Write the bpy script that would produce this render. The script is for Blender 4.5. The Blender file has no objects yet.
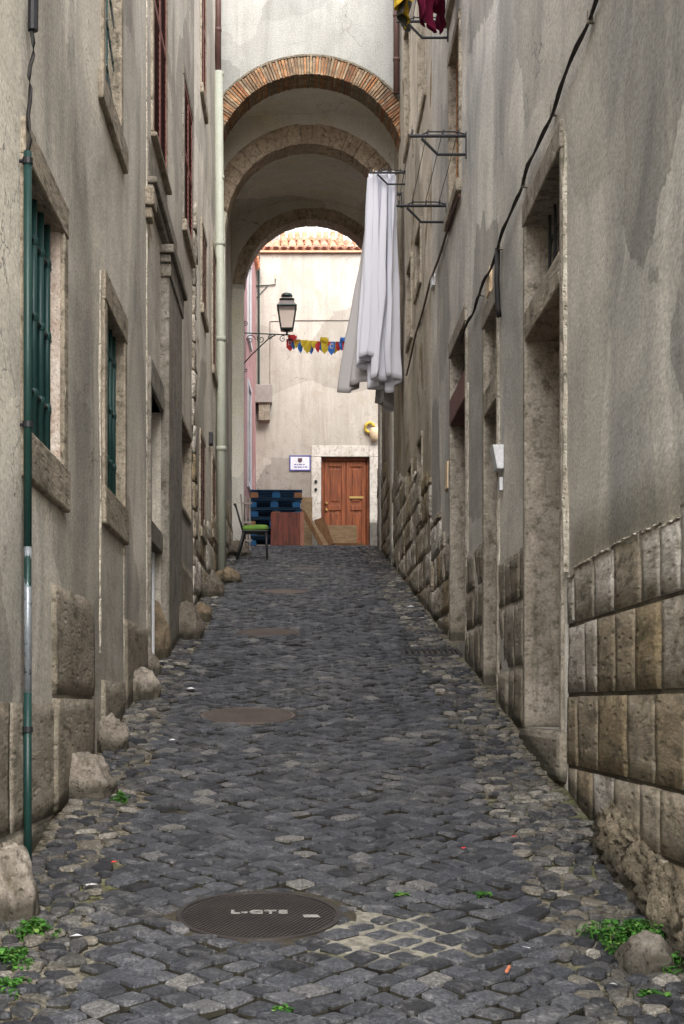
import bpy, bmesh, math, random
from mathutils import Vector, Matrix, noise
random.seed(11)
R = math.radians
sc = bpy.context.scene
COL = sc.collection
SL = 0.159375                      # slope of the street

# ------------------------------------------------------------------ helpers
def zg(y):
    if y < 27.5: return SL*y
    if y < 30.5:
        t = (y-27.5)/3.0
        return SL*27.5 + 3.0*(SL*t + (0.06-SL)*t*t/2)
    return SL*27.5 + 3.0*(SL+0.06)/2 + 0.06*(min(y, 60)-30.5)
def XL(y): return -1.15 + 0.006*y
def XR(y): return 1.33 + 0.0085*y
def P(side, y, z, d):              # point on a street wall, d = depth into the wall
    return Vector((XL(y)-d, y, z)) if side == 'L' else Vector((XR(y)+d, y, z))
def rnd(a, b): return random.uniform(a, b)
def ns(p, s=1.0, o=0.0): return noise.noise(Vector((p[0]*s+o, p[1]*s+o*1.7, p[2]*s-o)))

BOXF = [(0,3,2,1),(4,5,6,7),(0,1,5,4),(1,2,6,5),(2,3,7,6),(3,0,4,7)]
class MB:
    def __init__(s): s.v = []; s.f = []
    def add(s, vs, fs):
        n = len(s.v); s.v += [Vector(v) for v in vs]; s.f += [tuple(i+n for i in f) for f in fs]; return s
    def box(s, x0, x1, y0, y1, z0, z1):
        return s.add([(x0,y0,z0),(x1,y0,z0),(x1,y1,z0),(x0,y1,z0),(x0,y0,z1),(x1,y0,z1),(x1,y1,z1),(x0,y1,z1)], BOXF)
    def wbox(s, side, y0, y1, z0, z1, d0, d1):
        c = [(y0,z0,d0),(y1,z0,d0),(y1,z0,d1),(y0,z0,d1),(y0,z1,d0),(y1,z1,d0),(y1,z1,d1),(y0,z1,d1)]
        return s.add([P(side,a,b,e) for a,b,e in c], BOXF)
    def xbox(s, c, dx, dy, dz, rot=None):      # centred box, rotated by a Matrix
        c = Vector(c); h = []
        for z in (-1,1):
            for x,y in ((-1,-1),(1,-1),(1,1),(-1,1)):
                p = Vector((x*dx/2, y*dy/2, z*dz/2)); h.append(c + (rot @ p if rot else p))
        return s.add(h, BOXF)
    def tube(s, pts, r, seg=8, cap=True):
        pts = [Vector(p) for p in pts]; rs = r if isinstance(r, (list,tuple)) else [r]*len(pts)
        n = len(s.v); up = Vector((0,0,1))
        for i,p in enumerate(pts):
            t = (pts[min(i+1,len(pts)-1)] - pts[max(i-1,0)]).normalized()
            a = t.cross(up if abs(t.z) < .95 else Vector((0,1,0))).normalized(); b = t.cross(a).normalized()
            for k in range(seg):
                q = 2*math.pi*k/seg
                s.v.append(p + (a*math.cos(q) + b*math.sin(q))*rs[i])
        for i in range(len(pts)-1):
            for k in range(seg):
                k2 = (k+1) % seg
                s.f.append((n+i*seg+k, n+i*seg+k2, n+(i+1)*seg+k2, n+(i+1)*seg+k))
        if cap:
            s.f.append(tuple(n+k for k in range(seg))[::-1]); m = n+(len(pts)-1)*seg
            s.f.append(tuple(m+k for k in range(seg)))
        return s
    def lathe(s, c, prof, seg=16):             # prof = [(r, z)]
        c = Vector(c); n = len(s.v)
        for r,z in prof:
            for k in range(seg):
                q = 2*math.pi*k/seg + math.pi/seg
                s.v.append(c + Vector((r*math.cos(q), r*math.sin(q), z)))
        for i in range(len(prof)-1):
            for k in range(seg):
                k2 = (k+1) % seg
                s.f.append((n+i*seg+k, n+i*seg+k2, n+(i+1)*seg+k2, n+(i+1)*seg+k))
        s.f.append(tuple(n+k for k in range(seg))[::-1]); m = n+(len(prof)-1)*seg
        s.f.append(tuple(m+k for k in range(seg)))
        return s
    def build(s, name, m, parent=None, bevel=0, smooth=False, seg=2, fixn=True):
        org = wloc(parent) if parent else Vector((0,0,0))
        me = bpy.data.meshes.new(name); me.from_pydata([v-org for v in s.v], [], s.f)
        if fixn:
            bm = bmesh.new(); bm.from_mesh(me); bmesh.ops.recalc_face_normals(bm, faces=bm.faces); bm.to_mesh(me); bm.free()
        if smooth: me.polygons.foreach_set('use_smooth', [True]*len(me.polygons))
        me.materials.append(m); me.update()
        o = bpy.data.objects.new(name, me); COL.objects.link(o)
        if parent: o.parent = parent
        if bevel:
            b = o.modifiers.new('Bevel', 'BEVEL'); b.width = bevel; b.segments = seg; b.limit_method = 'ANGLE'; b.angle_limit = R(35)
        return o
def wloc(o):
    v = Vector((0,0,0))
    while o: v += Vector(o.location); o = o.parent
    return v
def tag(o, label=None, cat=None, group=None, kind=None):
    for k,v in (('label',label),('category',cat),('group',group),('kind',kind)):
        if v: o[k] = v
    return o
def thing(name, loc, label, cat, group=None):
    o = bpy.data.objects.new(name, None); COL.objects.link(o); o.location = loc
    o.empty_display_size = .1
    return tag(o, label, cat, group)
def recenter(o, loc):                          # put a single mesh's origin at its base
    loc = Vector(loc); o.data.transform(Matrix.Translation(-loc)); o.location = loc; return o

# ------------------------------------------------------------------ materials
class NT:
    def __init__(s, name):
        s.m = bpy.data.materials.new(name); s.m.use_nodes = True; s.t = s.m.node_tree; s.n = s.t.nodes
        s.b = s.n['Principled BSDF']; s.pos = s.node('ShaderNodeNewGeometry')
    def node(s, t, **kw):
        n = s.n.new(t)
        for k,v in kw.items(): setattr(n, k, v)
        return n
    def link(s, a, b): s.t.links.new(a, b)
    def put(s, sock, v):
        if hasattr(v, 'is_linked') or isinstance(v, bpy.types.NodeSocket): s.link(v, sock)
        else: sock.default_value = v
    def scaled(s, sx, sy, sz, off=(0,0,0)):
        m = s.node('ShaderNodeMapping'); m.inputs['Scale'].default_value = (sx,sy,sz); m.inputs['Location'].default_value = off
        s.link(s.pos.outputs['Position'], m.inputs['Vector']); return m.outputs[0]
    def noise(s, scale, detail=6, rough=.6, vec=None, dist=0):
        n = s.node('ShaderNodeTexNoise'); n.inputs['Scale'].default_value = scale; n.inputs['Detail'].default_value = detail
        n.inputs['Roughness'].default_value = rough; n.inputs['Distortion'].default_value = dist
        s.link(vec or s.pos.outputs['Position'], n.inputs['Vector']); return n.outputs['Fac']
    def voro(s, scale, feature='F1', vec=None):
        n = s.node('ShaderNodeTexVoronoi'); n.feature = feature; n.inputs['Scale'].default_value = scale
        s.link(vec or s.pos.outputs['Position'], n.inputs['Vector']); return n
    def ramp(s, fac, stops):
        r = s.node('ShaderNodeValToRGB'); e = r.color_ramp.elements
        while len(e) < len(stops): e.new(.5)
        for el,(p,c) in zip(e, stops):
            el.position = p; el.color = (c,c,c,1) if isinstance(c,(int,float)) else (*c,1)
        s.link(fac, r.inputs[0]); return r.outputs[0]
    def math(s, op, a, b=0.0, clamp=False):
        n = s.node('ShaderNodeMath', operation=op, use_clamp=clamp); s.put(n.inputs[0], a); s.put(n.inputs[1], b); return n.outputs[0]
    def mix(s, fac, a, b, mode='MIX'):
        n = s.node('ShaderNodeMix', data_type='RGBA', blend_type=mode)
        s.put(n.inputs[0], fac)
        for i,v in ((6,a),(7,b)):
            if isinstance(v, (tuple,list)): v = (*v[:3],1)
            s.put(n.inputs[i], v)
        return n.outputs[2]
    def bump(s, h, strength=.3, dist=.01, prev=None):
        b = s.node('ShaderNodeBump'); b.inputs['Strength'].default_value = strength; b.inputs['Distance'].default_value = dist
        s.put(b.inputs['Height'], h)
        if prev: s.link(prev, b.inputs['Normal'])
        return b.outputs[0]
    def done(s, col, rough=.9, normal=None, spec=.25, metal=0):
        s.put(s.b.inputs['Base Color'], (*col,1) if isinstance(col, tuple) else col)
        s.put(s.b.inputs['Roughness'], rough); s.b.inputs['Specular IOR Level'].default_value = spec
        s.b.inputs['Metallic'].default_value = metal
        if normal: s.link(normal, s.b.inputs['Normal'])
        return s.m
    def above_ground(s):                        # height over the sloping street
        x = s.node('ShaderNodeSeparateXYZ'); s.link(s.pos.outputs['Position'], x.inputs[0])
        g = s.math('MULTIPLY', x.outputs[1], SL); return s.math('SUBTRACT', x.outputs[2], g)

def plaster(name, light, mid, dark, grime=(.085,.080,.068), gh=1.15, streak=1.0, off=0.0, patch=None, patch_t=.62, gain=1.0, front=False):
    t = NT(name); o = (off, off*2, off*3); cl = lambda c_: tuple(min(.82, x*gain) for x in c_)
    light, mid, dark, grime = cl(light), cl(mid), cl(dark), cl(grime)
    q = 1.0 if front else .17; X1 = 1.0
    big = t.noise(.9, 8, .62, t.scaled(X1,q,.8,o), .4)
    st = t.noise(1.0, 7, .62, t.scaled(4,4*q,.34,o), .9)
    st2 = t.noise(1.0, 6, .62, t.scaled(11,11*q,.9,o), .6)
    med = t.noise(4.5, 9, .68, t.scaled(1,q*1.1,.8,o), .5)
    c = t.mix(t.ramp(big, [(.33,0),(.66,1)]), mid, light)
    c = t.mix(t.math('MULTIPLY', t.ramp(st, [(.45,0),(.66,1)]), .80*streak, True), c, dark)
    c = t.mix(t.math('MULTIPLY', t.ramp(st2, [(.52,0),(.78,1)]), .38*streak), c, tuple(x*.7 for x in dark))
    c = t.mix(t.ramp(med, [(.30,.5),(.50,0)]), c, tuple(x*.75 for x in mid))
    c = t.mix(t.ramp(med, [(.60,0),(.78,.45)]), c, tuple(min(x*1.25,.8) for x in light))
    if patch:
        pn = t.noise(1.4, 9, .7, t.scaled(1,1,.8,(off+3,1,7)), .5)
        pm = t.ramp(pn, [(patch_t,0),(patch_t+.035,1)])
        c = t.mix(pm, c, patch)
    ag = t.math('ADD', t.above_ground(), t.math('MULTIPLY', t.math('SUBTRACT', big, .5), 2.2))
    gm = t.ramp(t.math('DIVIDE', ag, gh*2), [(0,.75),(.45,.18),(1.0,0)])
    c = t.mix(t.math('MULTIPLY', gm, t.ramp(med,[(.25,1),(.7,.45)])), c, grime)
    vp = t.voro(.55, 'F1', None); wq = t.node('ShaderNodeVectorMath', operation='ADD'); dq = t.node('ShaderNodeTexNoise'); dq.inputs['Scale'].default_value = 1.2; dq.inputs['Detail'].default_value = 8
    t.link(t.pos.outputs['Position'], dq.inputs['Vector']); t.link(t.pos.outputs['Position'], wq.inputs[0]); t.link(dq.outputs['Color'], wq.inputs[1]); t.link(wq.outputs[0], vp.inputs['Vector'])
    bw = t.node('ShaderNodeSeparateColor'); t.link(vp.outputs['Color'], bw.inputs[0])
    c = t.mix(1.0, c, t.ramp(bw.outputs[0], [(.0,.68),(.4,.95),(1.0,1.15)]), 'MULTIPLY')
    # hairline cracks
    v = t.voro(1.1, 'DISTANCE_TO_EDGE', None); wv = t.node('ShaderNodeVectorMath', operation='ADD')
    dn = t.node('ShaderNodeTexNoise'); dn.inputs['Scale'].default_value = 2.5; dn.inputs['Detail'].default_value = 6
    t.link(t.pos.outputs['Position'], dn.inputs['Vector']); t.link(t.pos.outputs['Position'], wv.inputs[0]); t.link(dn.outputs['Color'], wv.inputs[1]); t.link(wv.outputs[0], v.inputs['Vector'])
    ck = t.math('MULTIPLY', t.ramp(v.outputs['Distance'], [(0,1),(.008,0)]), t.ramp(big, [(.50,0),(.57,.85)]))
    c = t.mix(ck, c, tuple(x*.35 for x in dark))
    fine = t.noise(60, 6, .72, t.scaled(1,.5 if not front else 1,1)); f2 = t.noise(18, 6, .65, t.scaled(1,.5 if not front else 1,1))
    sp = t.ramp(fine, [(.3,.62),(.5,1),(.7,1.3)])
    c = t.mix(1.0, c, sp, 'MULTIPLY')
    h = t.math('ADD', t.math('MULTIPLY', fine, .5), t.math('ADD', f2, t.math('MULTIPLY', med, 2.0)))
    if patch: h = t.math('SUBTRACT', h, t.math('MULTIPLY', pm, .8))
    return t.done(c, .93, t.bump(h, .32, .008), .15)

def stone(name, a, b, dk, scale=1.0,  isl=.8, bump=.8, stain=(.05,.045,.03), holes=True, rough=.88, lichen=None, stk=True, ani=1.0):
    t = NT(name); a, b, dk, stain = [tuple(min(.8,x*1.45) for x in q_) for q_ in (a,b,dk,stain)]
    ri = t.pos.outputs['Random Per Island']
    av = t.scaled(1,ani,1); n1 = t.noise(3.2*scale, 9, .68, av, .5); n2 = t.noise(14*scale, 8, .7, av); n3 = t.noise(60*scale, 5, .7, av)
    st = t.noise(1.0, 7, .65, t.scaled(16,16*ani,1.6) if stk else t.scaled(3,3,7), .5)
    c = t.mix(t.math('ADD', t.math('MULTIPLY', ri, isl), t.math('MULTIPLY', n1, 1-isl), True), a, b)
    c = t.mix(t.ramp(n1, [(.40,0),(.68,.75)]), c, dk)
    c = t.mix(t.ramp(n2, [(.34,.8),(.50,0)]), c, stain)
    c = t.mix(t.ramp(st, [(.52,0),(.72,.6)]), c, stain)
    c = t.mix(t.ramp(n2, [(.60,0),(.8,.5)]), c, tuple(min(.7,x*1.5) for x in a))
    if lichen:
        c = t.mix(t.ramp(t.noise(7*scale,8,.7,t.scaled(1,1,1,(5,5,5))), [(.58,0),(.66,.7)]), c, lichen)
    c = t.mix(1.0, c, t.ramp(n3, [(.3,.7),(.5,1),(.7,1.25)]), 'MULTIPLY')
    ga = t.math('ADD', t.above_ground(), t.math('MULTIPLY', n2, -.10))
    c = t.mix(t.ramp(ga, [(0,.8),(.03,.3),(.10,0)]), c, (.035,.032,.022))
    h = t.math('ADD', t.math('MULTIPLY', n1, 2.5), t.math('ADD', t.math('MULTIPLY', n2, 1.3), t.math('MULTIPLY', n3, .35)))
    if holes:
        vv = t.voro(22*scale, 'F1', av); h = t.math('SUBTRACT', h, t.ramp(vv.outputs['Distance'], [(.1,.6),(.3,0)]))
    return t.done(c, rough, t.bump(h, bump, .016), .2)

def paint(name, c1, c2, rough=.5, wear=None, wear_t=.62, sc_=6, spec=.4, metal=0, grain=None, bump=.25):
    t = NT(name); n = t.noise(sc_, 8, .65, t.scaled(*grain) if grain else None, .3); f = t.noise(60, 4, .6)
    c = t.mix(t.ramp(n, [(.3,0),(.7,1)] if not grain else [(.42,0),(.58,1)]), c1, c2)
    if wear: c = t.mix(t.ramp(t.noise(9,9,.72,t.scaled(1,1,.6)), [(wear_t,0),(wear_t+.03,1)]), c, wear)
    c = t.mix(1.0, c, t.ramp(f, [(.3,.85),(.7,1.12)]), 'MULTIPLY')
    return t.done(c, rough, t.bump(t.math('ADD', n, t.math('MULTIPLY', f, .3)), bump, .006), spec, metal)

M = {}
M['plL'] = plaster('plaster_left', (.395,.37,.318), (.30,.282,.242), (.125,.12,.108), off=1.3, streak=1.0, gain=2.05)
M['plL2'] = plaster('plaster_left_middle', (.35,.325,.28), (.26,.24,.205), (.12,.11,.092), off=5.1, patch=(.34,.27,.17), patch_t=.66, gain=1.7)
M['plL3'] = plaster('plaster_left_far', (.50,.47,.41), (.40,.37,.32), (.21,.19,.155), off=8.7, patch=(.20,.13,.07), patch_t=.62, gain=1.5)
M['plR'] = plaster('plaster_right', (.395,.372,.325), (.295,.281,.248), (.125,.124,.118), off=12.9, streak=.95, gain=2.05)
M['plR2'] = plaster('plaster_right_far', (.42,.385,.32), (.31,.275,.22), (.15,.13,.10), off=17.1, patch=(.30,.23,.14), patch_t=.56, grime=(.12,.09,.055), gh=2.2, gain=1.9)
M['plArch'] = plaster('plaster_passage', (.53,.53,.50), (.45,.45,.42), (.30,.295,.27), off=21.0, streak=.5, gh=.6, gain=.80, front=True)
M['vault'] = plaster('plaster_vault', (.42,.38,.31), (.34,.30,.24), (.24,.20,.155), off=24.0, streak=.3, gh=.6, gain=2.6, front=True)
M['plEnd'] = plaster('plaster_end', (.66,.61,.54), (.56,.51,.44), (.36,.31,.25), off=31.0, streak=.55, patch=(.42,.375,.31), patch_t=.58, grime=(.25,.21,.165), gh=2.0, gain=.80, front=True)
M['pink'] = plaster('plaster_pink', (.60,.36,.35), (.52,.29,.28), (.45,.25,.23), off=35.0, streak=.4, gh=.8)
M['white_wall'] = plaster('plaster_white', (.78,.76,.72), (.70,.67,.62), (.5,.46,.40), off=38.0, streak=.3, gh=.5, gain=1, front=True)
M['edge'] = stone('chipped_edge', (.58,.54,.46), (.46,.40,.32), (.3,.26,.2), 1.5, .3, .8)
M['block'] = stone('ashlar_blocks', (.44,.415,.37), (.20,.15,.08), (.13,.11,.08), 1.0, 1.0, 1.0, lichen=(.17,.155,.08), stk=False, ani=.28)
M['blockG'] = stone('ashlar_blocks_grey', (.26,.235,.19), (.165,.14,.105), (.12,.105,.08), 1.0, .9, .7, ani=.28)
M['surr'] = stone('window_surround_stone', (.30,.265,.21), (.24,.205,.155), (.14,.12,.095), 1.2, .4, .6, ani=.28)
M['jamb'] = stone('door_jamb_stone', (.30,.27,.225), (.21,.185,.15), (.12,.105,.08), 1.0, .4, .6)
M['jambd'] = stone('dark_pilaster_stone', (.22,.205,.18), (.16,.145,.12), (.09,.08,.065), 1.0, .4, .7)
M['archst'] = stone('arch_stone', (.42,.345,.27), (.32,.25,.185), (.2,.15,.11), 1.2, .8, .6)
M['boul'] = stone('boulder_stone', (.31,.28,.24), (.19,.165,.135), (.09,.075,.06), 1.6, .2, .9, lichen=(.16,.13,.08))
M['boulb'] = stone('boulder_brown_stone', (.20,.155,.105), (.12,.09,.06), (.09,.07,.045), 1.6, .2, .9)
M['bould'] = stone('boulder_dark_stone', (.16,.14,.115), (.10,.085,.07), (.06,.05,.04), 1.6, .2, .9)
M['marble'] = stone('white_door_surround', (.48,.455,.41), (.41,.385,.34), (.31,.28,.24), 1.0, .4, .35, stain=(.18,.16,.13), holes=False)
M['mortar'] = stone('mortar', (.20,.175,.135), (.15,.13,.10), (.09,.075,.055), 2.0, .1, .9)

M['mbed'] = stone('mortar_bed', (.10,.085,.06), (.07,.058,.04), (.04,.034,.025), 2.0, .1, .9)
def brick_mat():
    t = NT('arch_bricks'); ri = t.pos.outputs['Random Per Island']
    c = t.ramp(ri, [(0,(.22,.085,.045)),(.25,(.34,.17,.08)),(.5,(.27,.20,.135)),(.8,(.38,.28,.18)),(.93,(.45,.22,.10)),(1,(.18,.08,.05))])
    n = t.noise(9, 8, .7); c = t.mix(t.ramp(n, [(.38,.8),(.58,0)]), c, (.10,.075,.055))
    c = t.mix(t.ramp(n, [(.60,0),(.72,.7)]), c, (.48,.42,.33))
    return t.done(c, .93, t.bump(t.noise(30,6,.7), .7, .012), .1)
M['brick'] = brick_mat()
def tile_mat():
    t = NT('roof_tiles'); ri = t.pos.outputs['Random Per Island']
    c = t.ramp(ri, [(0,(.50,.19,.10)),(.4,(.60,.28,.16)),(.7,(.62,.36,.24)),(1,(.40,.16,.10))])
    c = t.mix(t.ramp(t.noise(6,7,.7), [(.5,0),(.7,.5)]), c, (.55,.45,.36))
    return t.done(c, .9, t.bump(t.noise(25,5,.6), .4, .01), .1)
M['tile'] = tile_mat()
def sett_mat(name, stops, wet=.5, sandy=.25):
    t = NT(name); ri = t.pos.outputs['Random Per Island']
    c = t.ramp(ri, stops)
    n1 = t.noise(1.1, 7, .65, None, .4); n2 = t.noise(13, 8, .72); n3 = t.noise(90, 4, .7)
    c = t.mix(t.ramp(n2, [(.52,0),(.70,.75)]), c, (.18,.18,.185))
    c = t.mix(t.ramp(n2, [(.30,.8),(.45,0)]), c, (.022,.022,.024))
    c = t.mix(t.math('MULTIPLY', t.ramp(n1, [(.50,0),(.72,1)]), t.ramp(n2, [(.42,0),(.62,sandy*2)])), c, (.25,.235,.20))
    c = t.mix(1.0, c, t.ramp(n3, [(.3,.35),(.5,1),(.68,2.0)]), 'MULTIPLY')
    ro = t.ramp(t.noise(4,6,.6), [(.3,.42),(.7,.72)])
    h = t.math('ADD', t.math('MULTIPLY', n2, 1.8), t.math('MULTIPLY', n3, .5))
    return t.done(c, ro, t.bump(h, 1.0, .013), .45)
M['sett'] = sett_mat('basalt_setts', [(0,(.015,.016,.019)),(.14,(.036,.039,.046)),(.6,(.050,.054,.063)),(.93,(.076,.080,.090)),(1,(.16,.155,.145))])
M['gut'] = sett_mat('gutter_stones', [(0,(.016,.017,.021)),(.35,(.034,.036,.042)),(.6,(.06,.06,.058)),(.8,(.10,.09,.07)),(.93,(.17,.155,.125)),(1,(.30,.28,.24))], sandy=.5)
def joint_mat():
    t = NT('joint_dirt'); n = t.noise(2.0, 8, .7); m = t.noise(25, 7, .7)
    c = t.mix(t.ramp(m, [(.3,0),(.7,1)]), (.003,.003,.003), (.020,.018,.014))
    x = t.node('ShaderNodeSeparateXYZ'); t.link(t.pos.outputs['Position'], x.inputs[0])
    edge = t.math('ABSOLUTE', t.math('SUBTRACT', x.outputs[0], .13))
    em = t.ramp(t.math('ADD', edge, t.math('MULTIPLY', n, .4)), [(.98,0),(1.08,1)])   # sandy mortar in the gutters
    c = t.mix(em, c, t.mix(t.ramp(m, [(.42,0),(.62,1)]), (.045,.04,.028), (.24,.215,.165)))
    # cement patches round the near manhole
    vd = t.node('ShaderNodeVectorMath', operation='DISTANCE'); t.link(t.pos.outputs['Position'], vd.inputs[0]); vd.inputs[1].default_value = (-.04,5.83,.93)
    ring = t.ramp(t.math('ADD', vd.outputs['Value'], t.math('MULTIPLY', t.math('SUBTRACT', t.noise(5,6,.6), .5), .35)), [(.36,.95),(.44,0)])
    vd = t.node('ShaderNodeVectorMath', operation='DISTANCE'); t.link(t.pos.outputs['Position'], vd.inputs[0]); vd.inputs[1].default_value = (.36,5.62,.90)
    ring = t.math('MAXIMUM', ring, t.ramp(vd.outputs['Value'], [(.26,.95),(.34,0)]))
    nr = t.ramp(t.math('ADD', x.outputs[1], t.math('MULTIPLY', n, 3.0)), [(0,0),(1,0)]) if 0 else None
    pj = t.math('MULTIPLY', t.ramp(t.noise(1.3,7,.65,t.scaled(1,1,1,(9,2,1))), [(.50,0),(.60,.8)]), t.ramp(m,[(.40,0),(.58,1)]))
    c = t.mix(pj, c, (.22,.205,.16))
    c = t.mix(ring, c, t.mix(t.ramp(m,[(.35,0),(.6,1)]), (.12,.115,.095), (.31,.295,.245)))
    c = t.mix(t.math('MULTIPLY', t.ramp(t.noise(1.7,6,.6,t.scaled(1,1,1,(4,2,1))), [(.56,0),(.64,.8)]), t.ramp(m,[(.4,0),(.55,1)])), c, (.10,.12,.035))
    return t.done(c, .95, t.bump(m, .9, .015), .1)
M['joint'] = joint_mat()
M['sdark'] = stone('shaded_stone_sides', (.009,.009,.009), (.006,.006,.006), (.004,.004,.004), 3, .3, .5, stain=(.003,.003,.003), holes=False, stk=False)  # joint shade painted as near-black on the side faces of the stones
M['dirt'] = stone('ground_dirt', (.15,.13,.10), (.12,.1,.08), (.07,.06,.05), 1.0, .2, .8)
M['concrete'] = stone('rough_footing', (.34,.29,.21), (.17,.135,.09), (.09,.075,.05), 2.0, .0, 1.0, stk=False, ani=.7, lichen=(.12,.12,.045))
M['green'] = paint('dark_green_paint', (.008,.036,.034), (.014,.055,.05), .45, wear=(.05,.07,.06), wear_t=.7)
M['greenpipe'] = paint('drainpipe_green_paint', (.008,.034,.03), (.014,.05,.043), .4, wear=(.12,.14,.13), wear_t=.66)
M['steel'] = paint('bare_pipe_metal', (.42,.46,.50), (.25,.28,.30), .35, wear=(.04,.07,.06), wear_t=.5, metal=.6)
M['louv'] = paint('teal_shutter_paint', (.03,.09,.09), (.05,.13,.13), .6)
M['redsh'] = paint('red_shutter_paint', (.13,.038,.03), (.18,.055,.04), .55, wear=(.08,.04,.03))
M['brsh'] = paint('brown_shutter_paint', (.085,.035,.022), (.12,.055,.035), .6)
M['palepipe'] = paint('pale_green_pipe', (.40,.42,.35), (.34,.36,.30), .5, wear=(.33,.34,.27), wear_t=.66)
M['brownpipe'] = paint('brown_pipe', (.085,.045,.038), (.12,.065,.055), .5)
M['iron'] = paint('black_iron', (.016,.017,.02), (.03,.03,.033), .5, metal=.3)
M['cover'] = paint('cast_iron_cover', (.040,.034,.032), (.065,.055,.050), .5, metal=.5, bump=.6)
M['rustcover'] = paint('worn_cover', (.15,.12,.105), (.09,.072,.062), .65, metal=.2, bump=.6)
M['letter'] = paint('worn_letters', (.32,.31,.29), (.18,.175,.165), .6)
M['black'] = paint('dark_interior', (.012,.011,.010), (.02,.018,.016), .9)
def glass_mat():
    t = NT('dark_glass'); return t.done(t.mix(t.noise(2,5,.6), (.012,.015,.016), (.05,.055,.055)), .15, None, .5)
M['glass'] = glass_mat()
M['wood'] = paint('red_brown_door', (.28,.078,.024), (.14,.040,.014), .5, grain=(9,9,.7), sc_=3)
M['cab'] = paint('mahogany_panel', (.32,.06,.025), (.13,.022,.012), .45, grain=(6,6,.7), sc_=3)
M['caborg'] = paint('orange_edge', (.55,.20,.10), (.45,.15,.08), .6)
M['ply'] = paint('plywood', (.60,.42,.24), (.48,.32,.17), .75, grain=(2,2,8), sc_=3)
M['plank'] = paint('brown_plank', (.36,.19,.085), (.26,.13,.06), .75, grain=(9,9,.7), sc_=3)
M['blue'] = paint('blue_pallet', (.03,.19,.42), (.02,.12,.30), .75)
M['deck'] = paint('pallet_deck', (.012,.05,.11), (.02,.07,.14), .8)
M['bluedk'] = paint('dark_blue_pallet', (.010,.04,.08), (.008,.03,.06), .8)
M['porange'] = paint('bare_block', (.46,.25,.12), (.36,.18,.09), .8)
M['cush'] = paint('green_cushion', (.14,.26,.045), (.10,.20,.035), .9, sc_=12)
M['greyw'] = paint('grey_slats', (.34,.30,.27), (.24,.21,.19), .7)
M['cable'] = paint('black_cable', (.014,.013,.013), (.028,.026,.024), .7)
M['greycable'] = paint('grey_cable', (.22,.20,.17), (.16,.14,.12), .7)
M['peg'] = paint('wooden_peg', (.5,.36,.2), (.42,.3,.16), .7)
M['white'] = paint('white_plastic', (.72,.74,.76), (.62,.63,.64), .5)
M['wframe'] = paint('white_frame', (.74,.76,.80), (.62,.63,.66), .5)
M['cream'] = paint('cream_plate', (.70,.55,.36), (.62,.47,.3), .6)
M['yellow'] = paint('yellow', (.85,.66,.05), (.80,.58,.04), .6)
M['ywr'] = paint('wreath_yellow', (.60,.42,.06), (.42,.32,.05), .8)
M['red'] = paint('red', (.75,.05,.05), (.65,.04,.05), .6)
M['bblue'] = paint('bunting_blue', (.06,.25,.80), (.05,.20,.70), .6)
M['signw'] = paint('enamel_sign', (.74,.74,.78), (.68,.68,.72), .3)
M['signb'] = paint('sign_border', (.07,.08,.32), (.06,.07,.28), .3)
M['brass'] = paint('brass', (.60,.42,.16), (.5,.34,.12), .35, metal=.7)
M['lmetal'] = paint('lamp_metal', (.02,.035,.03), (.035,.06,.05), .4, metal=.3)
def cloth(name, a, b, tr=.38):
    t = NT(name); n = t.noise(3, 6, .6, t.scaled(2,2,.6))
    c = t.mix(n, a, b); m = t.done(c, .9, t.bump(t.noise(250,3,.6), .15, .002), .1)
    tl = t.node('ShaderNodeBsdfTranslucent'); t.link(c, tl.inputs[0]); mx = t.node('ShaderNodeMixShader'); mx.inputs[0].default_value = tr
    t.link(t.b.outputs[0], mx.inputs[1]); t.link(tl.outputs[0], mx.inputs[2]); t.link(mx.outputs[0], t.n['Material Output'].inputs[0]); return m
M['sheet'] = cloth('white_sheet', (.76,.77,.84), (.82,.82,.86))
M['sheetsh'] = cloth('shaded_white_sheet', (.55,.53,.53), (.62,.60,.60))  # darker copy of the white cloth, shade of the rear sheets in its colour
M['yshirt'] = cloth('yellow_cloth', (.55,.36,.03), (.40,.27,.03), .15)
M['magenta'] = cloth('magenta_cloth', (.13,.01,.035), (.08,.006,.022), .15)
M['ygrey'] = cloth('grey_cloth', (.12,.12,.10), (.08,.08,.07), .15)
def lampglass():
    t = NT('lamp_glass'); m = t.done((.88,.80,.74), .3, None, .5)
    t.b.inputs['Transmission Weight'].default_value = .75; return m
M['lglass'] = lampglass()
def leafmat():
    t = NT('weed_leaf'); ri = t.pos.outputs['Random Per Island']
    return t.done(t.ramp(ri, [(0,(.02,.08,.012)),(.5,(.045,.15,.02)),(.85,(.08,.21,.03)),(1,(.16,.22,.06))]), .6, None, .3)
M['leaf'] = leafmat()

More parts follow.
